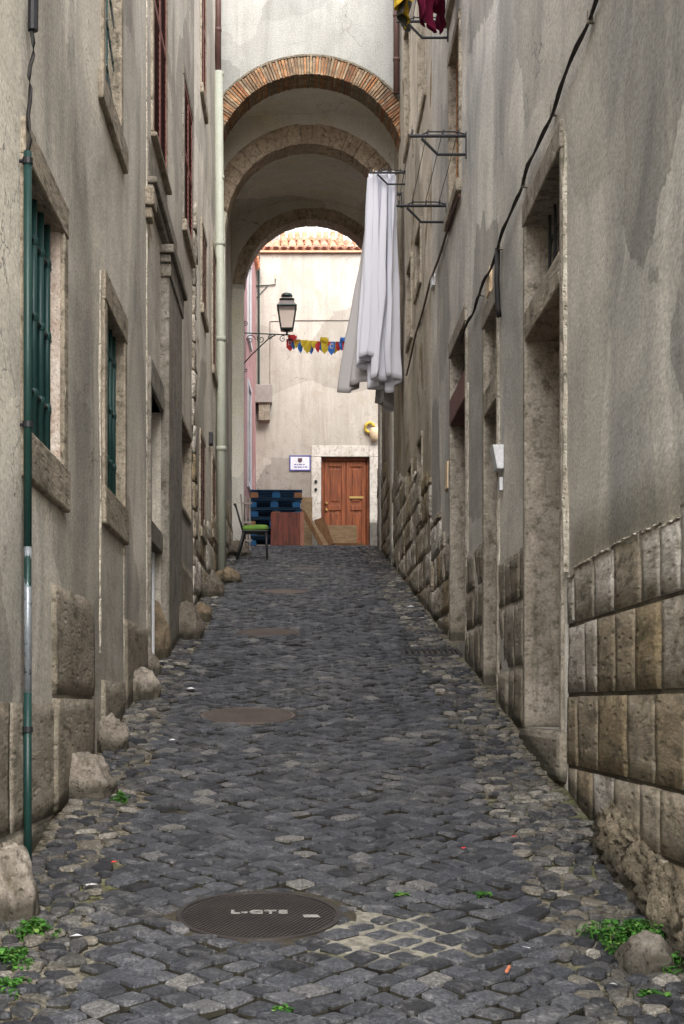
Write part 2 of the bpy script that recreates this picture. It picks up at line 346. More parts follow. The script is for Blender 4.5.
# ------------------------------------------------------------------ ground
def xl_c(y): return -.60-.018*y if y < 9 else -.78-.004*(y-9)
def xr_c(y): return .80+.022*y if y < 9 else .998+.012*(y-9)
mb = MB()
ys = [-60,-20,0]+[i*1.0 for i in range(1,27)]+[27+i*.25 for i in range(17)]+[33,36,45,60,120,400]
xs = [-300,-60,-10,-3,3,10,60,300]
n0 = len(mb.v)
for y in ys:
    for x in xs: mb.v.append(Vector((x,y,zg(max(y,-8))-.07)))
for j in range(len(ys)-1):
    for i in range(len(xs)-1):
        a = j*len(xs)+i; mb.f.append((a,a+1,a+len(xs)+1,a+len(xs)))
tag(mb.build('ground', M['dirt']), kind='structure')
mb = MB(); W = 30
ys = [2.2+.1*i for i in range(int((31-2.2)/.1)+1)]
for y in ys:
    for i in range(W+1):
        x = XL(y)-.15 + (XR(y)-XL(y)+.3)*i/W
        mb.v.append(Vector((x,y,zg(y)-(.013 if (x < xl_c(y)-.02 or x > xr_c(y)+.02) else .021)+.006*ns((x,y,0),5)+(.014 if ((x-.36)/.3)**2+((y-5.62)/.36)**2 < 1 else 0))))
for j in range(len(ys)-1):
    for i in range(W):
        a = j*(W+1)+i; mb.f.append((a,a+1,a+W+2,a+W+1))
tag(mb.build('road', M['joint'], smooth=True), kind='structure')

def clip(poly, a, b, gap):                       # keep the side of the bisector nearer a
    mx, my = (a[0]+b[0])/2, (a[1]+b[1])/2; nx, ny = b[0]-a[0], b[1]-a[1]; l = math.hypot(nx,ny)
    if l < 1e-6: return poly
    nx /= l; ny /= l; c = nx*mx+ny*my-gap; out = []
    for i in range(len(poly)):
        p, q = poly[i], poly[(i+1)%len(poly)]
        dp, dq = nx*p[0]+ny*p[1]-c, nx*q[0]+ny*q[1]-c
        if dp <= 0: out.append(p)
        if (dp < 0 < dq) or (dq < 0 < dp):
            t = dp/(dp-dq); out.append((p[0]+(q[0]-p[0])*t, p[1]+(q[1]-p[1])*t))
    return out
COVERS = [(-.114,5.86,.298),(-.27,10.26,.30),(-.205,14.95,.29),(-.06,19.3,.28),(.19,23.0,.25)]
DRAIN = (1.18,13.45)
def near_cover(x, y, pad):
    for cx,cy,r in COVERS:
        if (x-cx)**2+(y-cy)**2 < (r+pad)**2: return True
    return abs(x-DRAIN[0]) < .26+pad and abs(y-DRAIN[1]) < .21+pad
def stones(seeds, cell, region, gap, hvar, mat_, name, dome, soft=.006, tilt=.14):
    grid = {}; dark = []
    for s_ in seeds: grid.setdefault((int(s_[0]//cell), int(s_[1]//cell)), []).append(s_)
    mb = MB()
    for s_ in seeds:
        x, y = s_
        if not region(x, y): continue
        q = cell*1.1; poly = [(x-q,y-q),(x+q,y-q),(x+q,y+q),(x-q,y+q)]
        gx, gy = int(x//cell), int(y//cell); g = gap*rnd(.35,1.9)
        cp = ((x-.36)/.27)**2+((y-5.62)/.30)**2 < 1
        if cp: g = rnd(.003,.022)
        if cp and random.random() < .08: continue
        for i in (-2,-1,0,1,2):
            for j in (-2,-1,0,1,2):
                for o in grid.get((gx+i,gy+j), ()):
                    if o is not s_ and len(poly) > 2: poly = clip(poly, s_, o, g)
        if len(poly) < 3: continue
        # keep clear of manholes
        for cx,cy,r in COVERS:
            dd = math.hypot(x-cx, y-cy)
            if dd < r+cell*1.3:
                poly = [(cx+(px-cx)*max(1,(r+.008)/max(math.hypot(px-cx,py-cy),1e-4)), cy+(py-cy)*max(1,(r+.008)/max(math.hypot(px-cx,py-cy),1e-4))) for px,py in poly]
        # soften the corners
        pp = []
        for i in range(len(poly)):
            p, q2 = poly[i], poly[(i+1)%len(poly)]
            L_ = math.hypot(p[0]-q2[0], p[1]-q2[1])
            if L_ < .012: pp.append(((p[0]+q2[0])/2,(p[1]+q2[1])/2)); continue
            k = min(.3, soft/L_); pp.append((p[0]+(q2[0]-p[0])*k, p[1]+(q2[1]-p[1])*k))
            if L_ > .05:
                nx_, ny_ = (q2[1]-p[1])/L_, -(q2[0]-p[0])/L_; w = rnd(-.003,.002)
                pp.append(((p[0]+q2[0])/2+nx_*w, (p[1]+q2[1])/2+ny_*w))
            pp.append((q2[0]+(p[0]-q2[0])*k, q2[1]+(p[1]-q2[1])*k))
        if len(pp) < 4: continue
        cx = sum(p[0] for p in pp)/len(pp); cy = sum(p[1] for p in pp)/len(pp)
        hz = rnd(-hvar, hvar*.7) + .008*ns((x,y,3),.9); tx, ty = rnd(-tilt,tilt), rnd(-tilt,tilt)
        if random.random() < .03: hz -= .012
        n = len(mb.v); m = len(pp)
        for k,(sc_,dz) in enumerate(((1.0,-.05),(.985,-.012),(.95,-.001),(.86,dome*.3),(.45,dome*.6))):
            for px,py in pp:
                X, Y = cx+(px-cx)*sc_, cy+(py-cy)*sc_
                z = zg(Y)+dz
                if k: z += hz+(X-cx)*tx+(Y-cy)*ty+.0022*ns((X,Y,0),25)
                mb.v.append(Vector((X,Y,z)))
        for k in range(4):
            for i in range(m):
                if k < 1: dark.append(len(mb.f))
                i2 = (i+1)%m; mb.f.append((n+k*m+i, n+k*m+i2, n+(k+1)*m+i2, n+(k+1)*m+i))
        mb.f.append(tuple(n+4*m+i for i in range(m)))
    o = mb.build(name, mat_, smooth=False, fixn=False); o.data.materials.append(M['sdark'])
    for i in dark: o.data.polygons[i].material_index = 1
    return tag(o, kind='structure')
# diagonal setts on the crown of the road
S = .114; seeds = []
for i in range(-150,260):
    for j in range(-150,260):
        u, v = i*S*1.03 + rnd(-.008,.008), j*S*.98 + rnd(-.009,.009)
        wv = .06*math.sin(v*.7)
        x = (u-v)*.7071 + wv; y = (u+v)*.7071*1.0 + 14 - 7
        if 2.4 < y < 30.8 and xl_c(y)-.12 < x < xr_c(y)+.12: seeds.append((x,y))
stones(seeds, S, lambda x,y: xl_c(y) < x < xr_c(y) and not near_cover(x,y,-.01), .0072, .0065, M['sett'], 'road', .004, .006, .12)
# rounder rubble along both sides
seeds = []
a = .070
for j in range(int(28.4/a)):
    y0 = 2.4+j*a
    for i in range(40):
        x = -1.4 + i*a*1.35 + (a*.65 if j%2 else 0) + rnd(-.036,.036); y = y0+rnd(-.030,.030)
        if XL(y)-.05 < x < XR(y)+.05 and (x < xl_c(y)+.13 or x > xr_c(y)-.13): seeds.append((x,y))
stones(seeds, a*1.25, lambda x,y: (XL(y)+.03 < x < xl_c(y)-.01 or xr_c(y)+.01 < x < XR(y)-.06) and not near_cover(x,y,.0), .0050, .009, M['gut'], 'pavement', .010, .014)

# ------------------------------------------------------------------ street walls
def facade(side, y0, y1, zt, ops, mat_, parent, depth=.38, step=.35, amp=.014, name='wall', zb=None, inset=None):
    zb = zg(y0)-.4 if zb is None else zb
    Y = {y0,y1}; Z = {zb,zt}
    for o in ops: Y |= {o[0],o[1]}; Z |= {o[2],o[3]}
    if inset: Y |= {inset[0]-.02, inset[0]}; Z |= {inset[1]-.03, inset[1]}
    def sub(s):
        s = sorted(s); out = []
        for a_,b_ in zip(s, s[1:]):
            k = max(1, math.ceil((b_-a_)/step)); out += [a_+(b_-a_)*i/k for i in range(k)]
        return out+[s[-1]]
    Y, Z = sub(Y), sub(Z); mb = MB(); idx = {}
    def on_op(y,z):
        return any(o[0]-1e-4 <= y <= o[1]+1e-4 and o[2]-1e-4 <= z <= o[3]+1e-4 for o in ops)
    for i,y in enumerate(Y):
        for j,z in enumerate(Z):
            d = 0 if (on_op(y,z) or i in (0,len(Y)-1)) else amp*(ns((y,z,0),.9,3)+.6*ns((y,z,5),2.6))
            if inset and y <= inset[0]-.02+1e-4 and z <= inset[1]-.03+1e-4: d += .05
            idx[i,j] = len(mb.v); mb.v.append(P(side,y,z,d))
    for i in range(len(Y)-1):
        for j in range(len(Z)-1):
            yc, zc = (Y[i]+Y[i+1])/2, (Z[j]+Z[j+1])/2
            if any(o[0] < yc < o[1] and o[2] < zc < o[3] for o in ops): continue
            f = (idx[i,j],idx[i+1,j],idx[i+1,j+1],idx[i,j+1]); mb.f.append(f if side == 'R' else f[::-1])
    for o in ops:                                # reveals and the back of each recess
        a_,b_,c_,e_ = o[:4]; D = depth
        q = [(a_,c_),(b_,c_),(b_,e_),(a_,e_)]
        vs = [P(side,p[0],p[1],0) for p in q]+[P(side,p[0],p[1],D) for p in q]
        mb.add(vs, [(0,1,5,4),(1,2,6,5),(2,3,7,6),(3,0,4,7),(4,5,6,7)])
    for (y,s) in ((y0,-1),(y1,1)):               # end caps and body
        mb.add([P(side,y,zb,0),P(side,y,zt,0),P(side,y,zt,5),P(side,y,zb,5)], [(0,1,2,3)])
    mb.add([P(side,y0,zt,0),P(side,y1,zt,0),P(side,y1,zt,5),P(side,y0,zt,5)], [(0,1,2,3)])
    mb.add([P(side,y0,zb,5),P(side,y1,zb,5),P(side,y1,zt,5),P(side,y0,zt,5)], [(0,1,2,3)])
    return mb.build(name, mat_, parent, smooth=True, fixn=False) if False else _flatcaps(mb.build(name, mat_, parent, fixn=False))
def _flatcaps(o):
    me = o.data; me.polygons.foreach_set('use_smooth', [len(p.vertices)==4 and p.area < .16 for p in me.polygons]); return o
def roof(side, y0, y1, zt, parent):
    mb = MB(); r = .11; n = int((y1-y0)/.22)
    vs = [P(side,y0,zt+.02,.0),P(side,y1,zt+.02,0),P(side,y1,zt+1.3,2.5),P(side,y0,zt+1.3,2.5),P(side,y1,zt+.02,5),P(side,y0,zt+.02,5)]
    mb.add(vs, [(0,1,2,3),(3,2,4,5),(0,3,5),(1,4,2)])
    for i in range(n):
        y = y0+.11+i*.22
        mb.tube([P(side,y,zt+.03,.0), P(side,y,zt+1.33,2.5)], .075, 6)
    return mb.build('roof', M['tile'], parent)

TOPS = []
def masonry(side, y0, y1, levels, wr, top, mat_, parent, name='stone_base', ops=(), dpro=.02, rough=.012, jag=.04, gapd=.008):
    mb = MB()
    for a_,b_ in zip(levels, levels[1:]):
        y = y0 - rnd(0,.2); first = True
        while y < y1:
            w = rnd(*wr); ya, yb = max(y,y0), min(y+w,y1); y += w
            if yb-ya < .06: continue
            yc = (ya+yb)/2
            if b_ < zg(ya)-.15 and b_ < zg(yb)-.15: continue
            if a_ > top(yc)-.06: continue
            for (o0,o1) in ops:
                if ya < o1 and yb > o0:
                    if ya < o0 and o0-ya >= o1-ya-1e9 and (o0-ya) > .06: yb = o0
                    elif yb > o1 and (yb-o1) > .06: ya = o1
                    else: ya = yb
            if yb-ya < .05: continue
            zb_ = b_
            if b_ > top(yc)-.06: zb_ = min(b_, top(yc)) + rnd(-jag, jag)
            if zb_-a_ < .05: continue
            if b_ > top(yc)-.06: TOPS.append((ya, yb, zb_))
            block(mb, side, ya+gapd*rnd(.4,1), yb-gapd*rnd(.4,1), a_+gapd*rnd(.4,1), zb_-gapd*rnd(.4,1), -dpro*rnd(.5,1.3), rough)
    return mb.build(name, mat_, parent, smooth=True)
def block(mb, side, ya, yb, za, zb_, d, rough):
    nu, nv = max(3, int((yb-ya)/.07)), max(3, int((zb_-za)/.07)); o = rnd(0,50); n = len(mb.v); tw = rnd(-.01,.01)
    eu, ev = min(.1,.007/(yb-ya)), min(.1,.007/(zb_-za)); U = [0,eu]+[(i)/(nu) for i in range(1,nu)]+[1-eu,1]; V = [0,ev]+[(i)/(nv) for i in range(1,nv)]+[1-ev,1]
    U = sorted(set(U)); V = sorted(set(V))
    for u in U:
        for v in V:
            y = ya+(yb-ya)*u; z = za+(zb_-za)*v
            e = min(min(u,1-u)*(yb-ya), min(v,1-v)*(zb_-za))
            back = max(0, 1-e/.02)**2*.006
            if e < 1e-5: back = .034
            wob = .005*ns((y,z,o),7)
            if e < 1e-5: y += wob; z += .005*ns((z,y,o),7)
            mb.v.append(P(side, y, z, d+back+rough*ns((y,z,o),4)+.5*rough*ns((y,z,o),13)+tw*(u-.5)*.3))
    m = len(V)
    for i in range(len(U)-1):
        for j in range(m-1):
            f = (n+i*m+j, n+(i+1)*m+j, n+(i+1)*m+j+1, n+i*m+j+1); mb.f.append(f)

def surround(side, y0, y1, z0, z1, t, parent, mat_, name='window', d0=-.018, d1=.07, top=None, bottom=False, tn=None):
    mb = MB(); top = top or t; tn = t if tn is None else tn
    mb.wbox(side, y0-tn, y0+.004, z0, z1-.005, d0, d1); mb.wbox(side, y1-.004, y1+t, z0, z1-.005, d0, d1)
    mb.wbox(side, y0-tn, y1+t, z1-.004, z1+top, d0-.004, d1)
    if bottom: mb.wbox(side, y0-tn, y1+t, z0-t, z0-.002, d0-.004, d1)
    return mb.build(name, mat_, parent, bevel=.008)
def sill(side, y0, y1, z0, z1, parent, mat_, pro=.05, name='sill'):
    return MB().wbox(side, y0, y1, z0, z1, -pro, .12).build(name, mat_, parent, bevel=.012)
def bars(side, y0, y1, z0, z1, parent, d=.045, n=6, rows=3):
    mb = MB()
    for i in range(n):
        y = y0+(y1-y0)*(i+.5)/n
        mb.tube([P(side,y,z0,d),P(side,y,z1,d)], .017, 8)
    for r_ in range(rows):
        z = z0+(z1-z0)*(r_+.75)/(rows+.3)
        mb.tube([P(side,y0-.005,z,d),P(side,y1+.005,z,d)], .010, 8)
        for i in range(n):
            y = y0+(y1-y0)*(i+.5)/n
            mb.lathe(P(side,y,z,d), [(.008,-.028),(.02,-.018),(.024,0),(.02,.018),(.008,.028)], 8)
    return mb.build('bars', M['green'], parent, smooth=True)
def shutters(side, y0, y1, z0, z1, parent, mat_, d=.12, slat=.055, name='shutter'):
    mid = (y0+y1)/2; out = None
    for a_,b_ in ((y0,mid-.004),(mid+.004,y1)):
        mb = MB(); f = .05
        mb.wbox(side,a_,a_+f,z0,z1,d,d+.035); mb.wbox(side,b_-f,b_,z0,z1,d,d+.035)
        mb.wbox(side,a_+f,b_-f,z0,z0+.08,d,d+.035); mb.wbox(side,a_+f,b_-f,z1-.07,z1,d,d+.035)
        mz = (z0+z1)/2; mb.wbox(side,a_+f,b_-f,mz-.035,mz+.035,d,d+.035)
        z = z0+.09
        while z < z1-.10:
            if abs(z-mz) > .05:
                mb.add([P(side,a_+f,z,d+.004),P(side,b_-f,z,d+.004),P(side,b_-f,z+slat*.8,d+.03),P(side,a_+f,z+slat*.8,d+.03),
                        P(side,a_+f,z-.008,d+.004),P(side,b_-f,z-.008,d+.004),P(side,b_-f,z+slat*.8-.008,d+.03),P(side,a_+f,z+slat*.8-.008,d+.03)],
                       [(0,1,2,3),(4,7,6,5),(0,4,5,1),(3,2,6,7)])
            z += slat
        out = mb.build(name, mat_, parent)
    return out
def pane(side, y0, y1, z0, z1, parent, d=.22, mat_=None, name='pane'):
    return MB().wbox(side, y0, y1, z0, z1, d, d+.02).build(name, mat_ or M['glass'], parent)
def chipped(side, y, z0, z1, parent, w=.016, pro=.012, name='chipped_edge'):
    mb = MB(); k = max(2,int((z1-z0)/.06)); n = 0; prev = None
    for i in range(k+1):
        z = z0+(z1-z0)*i/k; ww = w*(.55+.9*abs(ns((z,y,1),9))*1.6); pp = pro*(.7+.5*ns((z,y,8),7))
        yo = .006*ns((z,y,4),6)
        mb.v += [P(side,y+yo-ww,z,.012),P(side,y+yo-ww*.5,z,-pp),P(side,y+yo+ww*.5,z,-pp),P(side,y+yo+ww,z,.012)]
        if i:
            a_ = (i-1)*4
            for j in range(3): mb.f.append((a_+j,a_+j+1,a_+j+5,a_+j+4))
    return mb.build(name, M['edge'], parent, smooth=True)

# ---- left near house
H = thing('house', P('L',7,zg(7),0), 'grey plaster house at the lower left with green barred windows and a thin dark drainpipe', 'house')
A = (6.72,7.71,2.85,3.98); B = (9.43,10.41,2.98,4.07); C = (9.36,10.19,5.33,6.75)
facade('L', 2.4, 12.04, 7.7, [A,B,C], M['plL'], H); roof('L', 2.4, 12.04, 7.7, H)
w = surround('L', *A, .13, H, M['surr'], top=.15); tag(w, 'lower barred window nearest the camera with peeling reveal')
sill('L', A[0]-.14, A[1]+.13, 2.64, 2.848, w, M['surr'], .03); bars('L', A[0]+.02, A[1]-.02, A[2], A[3], w, .05, 5, 3); pane('L', *A, w, .26)
MB().wbox('L', A[1]-.016, A[1]-.005, A[2], A[3], .002, .24).build('reveal', stone('peeled_reveal', (.50,.46,.41), (.38,.33,.28), (.26,.18,.14), 1.6, .2, .5, stain=(.24,.16,.12)), w)
chipped('L', A[1]+.012, A[2], A[3], w, .010, .022)
w = surround('L', *B, .11, H, M['surr'], top=.17)
sill('L', B[0]-.16, B[1]+.12, 2.75, 2.978, w, M['surr'], .03); bars('L', B[0]+.02, B[1]-.02, B[2], B[3], w, .05, 5, 3); pane('L', *B, w, .26)
w = surround('L', *C, .10, H, M['surr'])
sill('L', C[0]-.25, C[1]+.25, 5.16, 5.328, w, M['surr'], .035); shutters('L', *C, w, M['louv'], .07); pane('L', *C, w, .26)
mb = MB()
for i in range(5):
    z = 5.45+i*.28
    mb.tube([P('L',C[0]+.02,z,.03),P('L',(C[0]+C[1])/2,z+.16,.03),P('L',C[1]-.02,z,.03)], .007, 6)
mb.build('grille', M['steel'], w)
chipped('L', 9.2, 2.0, 4.2, H); chipped('L', 10.43, 1.75, 2.74, H); chipped('L', 12.0, 1.9, 7.6, H, .018)
chipped('L', 8.84, .9+1.0, 2.27, H, .010)
masonry('L', 2.4, 8.9, [.2,.6,1.0,1.18,1.72], (.45,1.0), lambda y: 1.72, M['blockG'], H, 'stone_base', dpro=.012, rough=.006, jag=.004)
mb = MB()
block(mb,'L',7.42,8.82,1.745,2.27,-.022,.007); block(mb,'L',7.42,8.80,1.2,1.735,-.026,.007)
mb.build('stone_slab', M['blockG'], H, smooth=True)
mb = MB(); block(mb,'L',10.5,11.95,1.55,2.27,-.02,.006); block(mb,'L',9.25,10.4,1.3,1.85,-.02,.012)
mb.build('stone_slab', M['blockG'], H, smooth=True)

# ---- left middle house with the carved doorway
H = thing('house', P('L',15,zg(15),0), 'narrow left house with a carved stone doorway, cornice and dark red shutters', 'house')
DR = (12.13,13.25,2.0,4.12); TW = (12.3,13.2,4.45,5.3); D_ = (12.47,13.67,6.14,8.3); E_ = (15.4,16.75,3.64,4.46); F_ = (15.8,16.94,6.48,7.9)
facade('L', 12.06, 17.5, 9.9, [DR,D_,E_,F_], M['plL2'], H); roof('L', 12.06, 17.5, 9.9, H)
mb = MB(); mb.wbox('L', 12.09, 13.25, 4.12, 4.34, -.03, .1); mb.wbox('L', 12.06,12.13,1.9,4.12,-.03,.1)
dw = mb.build('doorway', M['jambd'], H, bevel=.01)
MB().wbox('L', 13.27, 14.72, 1.9, 5.36, -.07, .1).build('pilaster', M['jambd'], dw, bevel=.02)
mb = MB(); mb.wbox('L', 13.22,14.76,5.362,5.43,-.085,.05); mb.wbox('L', 13.18,14.80,5.432,5.50,-.115,.05); mb.wbox('L', 13.25,14.74,5.25,5.36,-.085,.05)
mb.build('capital', M['jambd'], dw, bevel=.012)
mb = MB(); mb.wbox('L', 12.02,14.85,5.56,5.62,-.05,.05); mb.wbox('L', 12.0,14.88,5.622,5.67,-.08,.05); mb.wbox('L', 12.03,14.82,5.672,5.98,-.02,.05)
mb.build('cornice', M['jambd'], dw, bevel=.012)
mb = MB(); mb.wbox('L', 11.88,12.14,5.42,5.56,-.07,.03); mb.wbox('L', 11.92,12.10,5.33,5.418,-.05,.03)
mb.build('corbel', M['surr'], dw, bevel=.015)
dl = pane('L', DR[0], DR[1], DR[2], DR[3], dw, .2, M['brsh'], 'door')
MB().wbox('L', 12.14, 13.24, 2.95, 3.12, -.02, .19).build('sill', M['jambd'], dw, bevel=.01)
mb = MB().tube([P('L',13.0,2.1,.05),P('L',13.0,2.94,.05)], .022, 8); mb.build('pipe', M['wframe'], dw)
w = surround('L', *D_, .10, H, M['surr']); shutters('L', *D_, w, M['redsh'], -.014); pane('L', *D_, w, .26)
tag(w, 'upper window with dark red shutters above the carved doorway')
sill('L', D_[0]-.1, D_[1]+.15, 6.1, 6.138, w, M['surr'], .05)
w = surround('L', *E_, .05, H, M['surr'], bottom=True); shutters('L', *E_, w, M['brsh'], .1)
w = surround('L', *F_, .10, H, M['jambd']); shutters('L', *F_, w, M['redsh'], -.014); sill('L', F_[0]-.1, F_[1]+.15, 6.36, 6.478, w, M['surr'], .045)
masonry('L', 14.75, 17.4, [1.8,2.4,3.1], (.7,1.3), lambda y: zg(y)+.85, M['blockG'], H, dpro=.014, rough=.008)
masonry('L', 17.15, 17.5, [2.3+.3*i for i in range(17)], (.4,.6), lambda y: 7.2, M['block'], H, 'quoin', dpro=.03, rough=.03)

# ---- left far house
H = thing('house', P('L',20,zg(20),0), 'pale left house beside the passage with narrow brown shuttered windows', 'house')
ops = [(18.7,19.5,6.38,7.3),(21.0,21.7,6.15,7.7),(18.6,19.4,8.9,10.6),(18.4,19.2,3.75,4.8),(20.9,21.6,4.0,4.9)]
facade('L', 17.52, 28.0, 12.0, ops, M['plL3'], H); roof('L', 17.52, 21.9, 12.0, H)
for k,o in enumerate(ops):
    w = surround('L', *o, .08, H, M['surr']); shutters('L', *o, w, M['redsh'] if k == 2 else M['brsh'], -.012); sill('L', o[0]-.12, o[1]+.12, o[2]-.12, o[2]-.002, w, M['surr'], .04)
masonry('L', 17.52, 27.8, [2.5+.42*i for i in range(7)], (.5,.9), lambda y: zg(y)+.8, M['block'], H, dpro=.015, rough=.02)

# ---- right near house
H = thing('house', P('R',8,zg(8),0), 'grey plaster house on the right on big stone blocks with three deep doorways', 'house')
R1 = (8.20,9.50,1.57,3.86); R1t = (8.20,9.50,4.03,4.55)
R2 = (10.9,11.66,1.80,3.79); R2t = (10.9,11.66,3.97,4.45)
R3 = (13.02,14.35,2.22,4.2); R3t = (13.02,14.35,4.43,4.82)
W1 = (13.6,14.5,6.14,7.5); W1b = (13.5,14.5,8.0,9.2)
facade('R', 2.4, 16.6, 9.5, [R1,R1t,R2,R2t,R3,R3t,W1,W1b], M['plR'], H, depth=.42, inset=(8.04,2.36)); roof('R', 2.4, 16.6, 9.5, H)
def doorway(o, ot, t, mat_, tmat, doormat, lab, front=.045):
    mb = MB()
    z0 = zg(o[0])-.2
    mb.wbox('R', o[0]-front, o[0]+.004, z0, ot[3]-.004, -.02, .36); mb.wbox('R', o[1]-.004, o[1]+t, z0, ot[3]-.004, -.02, .36)
    mb.wbox('R', o[0]-front, o[1]+t, ot[3]-.003, ot[3]+.14, -.025, .34)
    dw = tag(mb.build('doorway', mat_, H, bevel=.01), lab)
    MB().wbox('R', o[0]+.006, o[1]-.006, o[3]-.003, ot[2]+.003, -.022, .30).build('lintel', tmat, dw, bevel=.012)
    MB().wbox('R', o[0]+.006, o[1]-.006, o[2], o[3]-.002, .30, .35).build('door', doormat, dw, bevel=.006)
    MB().wbox('R', o[0]+.006, o[1]-.006, ot[2]+.002, ot[3]-.002, .28, .30).build('pane', M['glass'], dw)
    return dw
dw = doorway(R1, R1t, .07, M['jamb'], M['surr'], M['plank'], 'nearest tall stone doorway with a raised step')
mb = MB()
for i in range(6): mb.tube([P('R',8.3+.2*i,4.03,.1),P('R',8.3+.2*i,4.55,.1)], .009, 6)
for i in range(3):
    mb.tube([P('R',8.5+.35*i+.09*math.cos(q/8*6.283),4.28+.12*math.sin(q/8*6.283),.1) for q in range(9)], .008, 6)
mb.build('grille', M['iron'], dw)
MB().wbox('R', 8.06, 9.56, 1.30, 1.565, -.05, .30).build('step', M['blockG'], dw, bevel=.04)
dw = doorway(R2, R2t, .09, M['jamb'], M['surr'], M['plank'], 'narrow stone doorway between the two wider ones')
MB().wbox('R', R2[0]+.004, R2[1]-.004, R2t[2]+.002, R2t[3]-.002, .12, .15).build('transom_panel', M['greyw'], dw)
dw = doorway(R3, R3t, .09, M['jamb'], paint('reddish_lintel', (.15,.07,.06), (.20,.10,.085), .8), M['brsh'], 'farthest doorway with a reddish lintel')
mb = MB()
for i in range(6): mb.tube([P('R',13.1+.22*i,4.43,.1),P('R',13.1+.22*i,4.82,.1)], .010, 6)
mb.tube([P('R',13.03,4.6,.1),P('R',14.34,4.6,.1)], .010, 6)
mb.build('grille', M['iron'], dw)
for W_ in (W1, W1b):
    w = surround('R', *W_, .09, H, M['surr']); shutters('R', *W_, w, M['plank'], .05); sill('R', W_[0]-.15, W_[1]+.15, W_[2]-.11, W_[2]-.002, w, M['surr'], .05)
MB().wbox('R', 2.42, 8.02, -.1, 2.33, -.001, .034).build('mortar_bed', M['mbed'], H)
TOPS.clear()
lv = [-.1,.5,.86,1.14,1.395,1.75,2.095,2.37]
masonry('R', 2.4, 8.03, lv, (.30,.62), lambda y: 2.37+.05*ns((y,0,0),3), M['block'], H, dpro=.014, rough=.006, jag=.03, gapd=.005)
mb = MB()
for (ya, yb, zt_) in TOPS:
    k = max(4,int((yb-ya)/.02)); pts = [(ya+(yb-ya)*i/k, zt_+.012*ns((ya+(yb-ya)*i/k,0,1),16)) for i in range(k+1)]
    n = len(mb.v)
    for i,(y,z) in enumerate(pts):
        h_ = .003+.016*max(0,ns((y,5,2),9)+.1)
        mb.v += [P('R',y,z-h_,-.006),P('R',y,z-h_*.2,-.016),P('R',y,z+.003,-.012),P('R',y,z+.008,.014)]
        if i:
            a_ = n+(i-1)*4
            for j in range(3): mb.f.append((a_+j,a_+j+1,a_+j+5,a_+j+4))
    for yv in (yb,):
        if random.random() < .5:
            zz = zt_; L_ = rnd(.03,.12); mb.add([P('R',yv-.006,zz,-.018),P('R',yv+.010,zz,-.018),P('R',yv+.004,zz-L_,-.012),P('R',yv-.008,zz-L_,-.012)], [(0,1,2,3)])
mb.build('chipped_edge', M['edge'], H, smooth=True)
masonry('R', 9.60, 10.84, [1.2,1.55,1.93,2.34,2.70], (.3,.6), lambda y: 2.66, M['blockG'], H, dpro=.015, rough=.01, jag=.01)
masonry('R', 11.76, 12.96, [1.5,1.9,2.3,2.6,2.95], (.3,.6), lambda y: 2.90, M['blockG'], H, dpro=.015, rough=.012, jag=.01)
masonry('R', 14.47, 16.6, [1.9+.32*i for i in range(7)], (.35,.7), lambda y: 3.25+.2*(y-14.5)+.15*ns((y,0,0),2), M['block'], H, dpro=.015, rough=.022, jag=.06)
chipped('R', 8.08, 2.37, 4.6, H, .02, .028); chipped('R', 10.85, 2.6, 3.8, H, .01); chipped('R', 12.9, 2.9, 4.3, H, .008)
# lumpy footing at the foot of the block wall
mb = MB(); nu, nv = 260, 26
for i in range(nu+1):
    y = 3.0+(7.35-3.0)*i/nu
    fade = min(1, (7.35-y)/.5)
    for j in range(nv+1):
        a_ = math.pi/2*j/nv*1.15
        rad = (.125+.05*ns((y,0,0),2.2)+.05*ns((y,j*.25,0),4)+.035*ns((y*3,j*.4,3),4)+.015*ns((y*9,j*.8,3),4))*(.25+.75*fade)
        top = zg(y)+ (.20+.03*ns((y,2,0),2))*(.3+.7*fade)
        mb.v.append(P('R', y, zg(y)-.05 + (top-zg(y)+.05)*math.cos(a_)*(1+.12*ns((y,j*.3,7),5)) , .03-rad*math.sin(a_)*1.0))
for i in range(nu):
    for j in range(nv):
        a_ = i*(nv+1)+j; mb.f.append((a_,a_+1,a_+nv+2,a_+nv+1))
mb.build('footing', M['concrete'], H, smooth=True)

# ---- right far house
H = thing('house', P('R',22,zg(22),0), 'brown weathered house at the upper right with exposed rubble at its foot', 'house')
ops = [(18.1,18.9,6.55,7.15),(19.7,20.4,6.3,7.2),(17.9,18.5,3.85,4.7),(19.6,20.2,3.8,4.65),(17.4,18.4,8.4,10.0),(20.0,20.9,8.9,10.4)]
facade('R', 16.62, 28.6, 12.0, ops, M['plR2'], H, amp=.03); roof('R', 16.62, 28.6, 12.0, H)
for o in ops:
    w = surround('R', *o, .06, H, M['surr']); shutters('R', *o, w, M['brsh'], .06); sill('R', o[0]-.1, o[1]+.1, o[2]-.1, o[2]-.002, w, M['surr'], .03)
masonry('R', 16.62, 28.55, [2.3+.34*i for i in range(14)], (.4,.8), lambda y: zg(y)+1.35+.35*ns((y,0,0),1.3), M['block'], H, dpro=.018, rough=.018, jag=.1, gapd=.012)

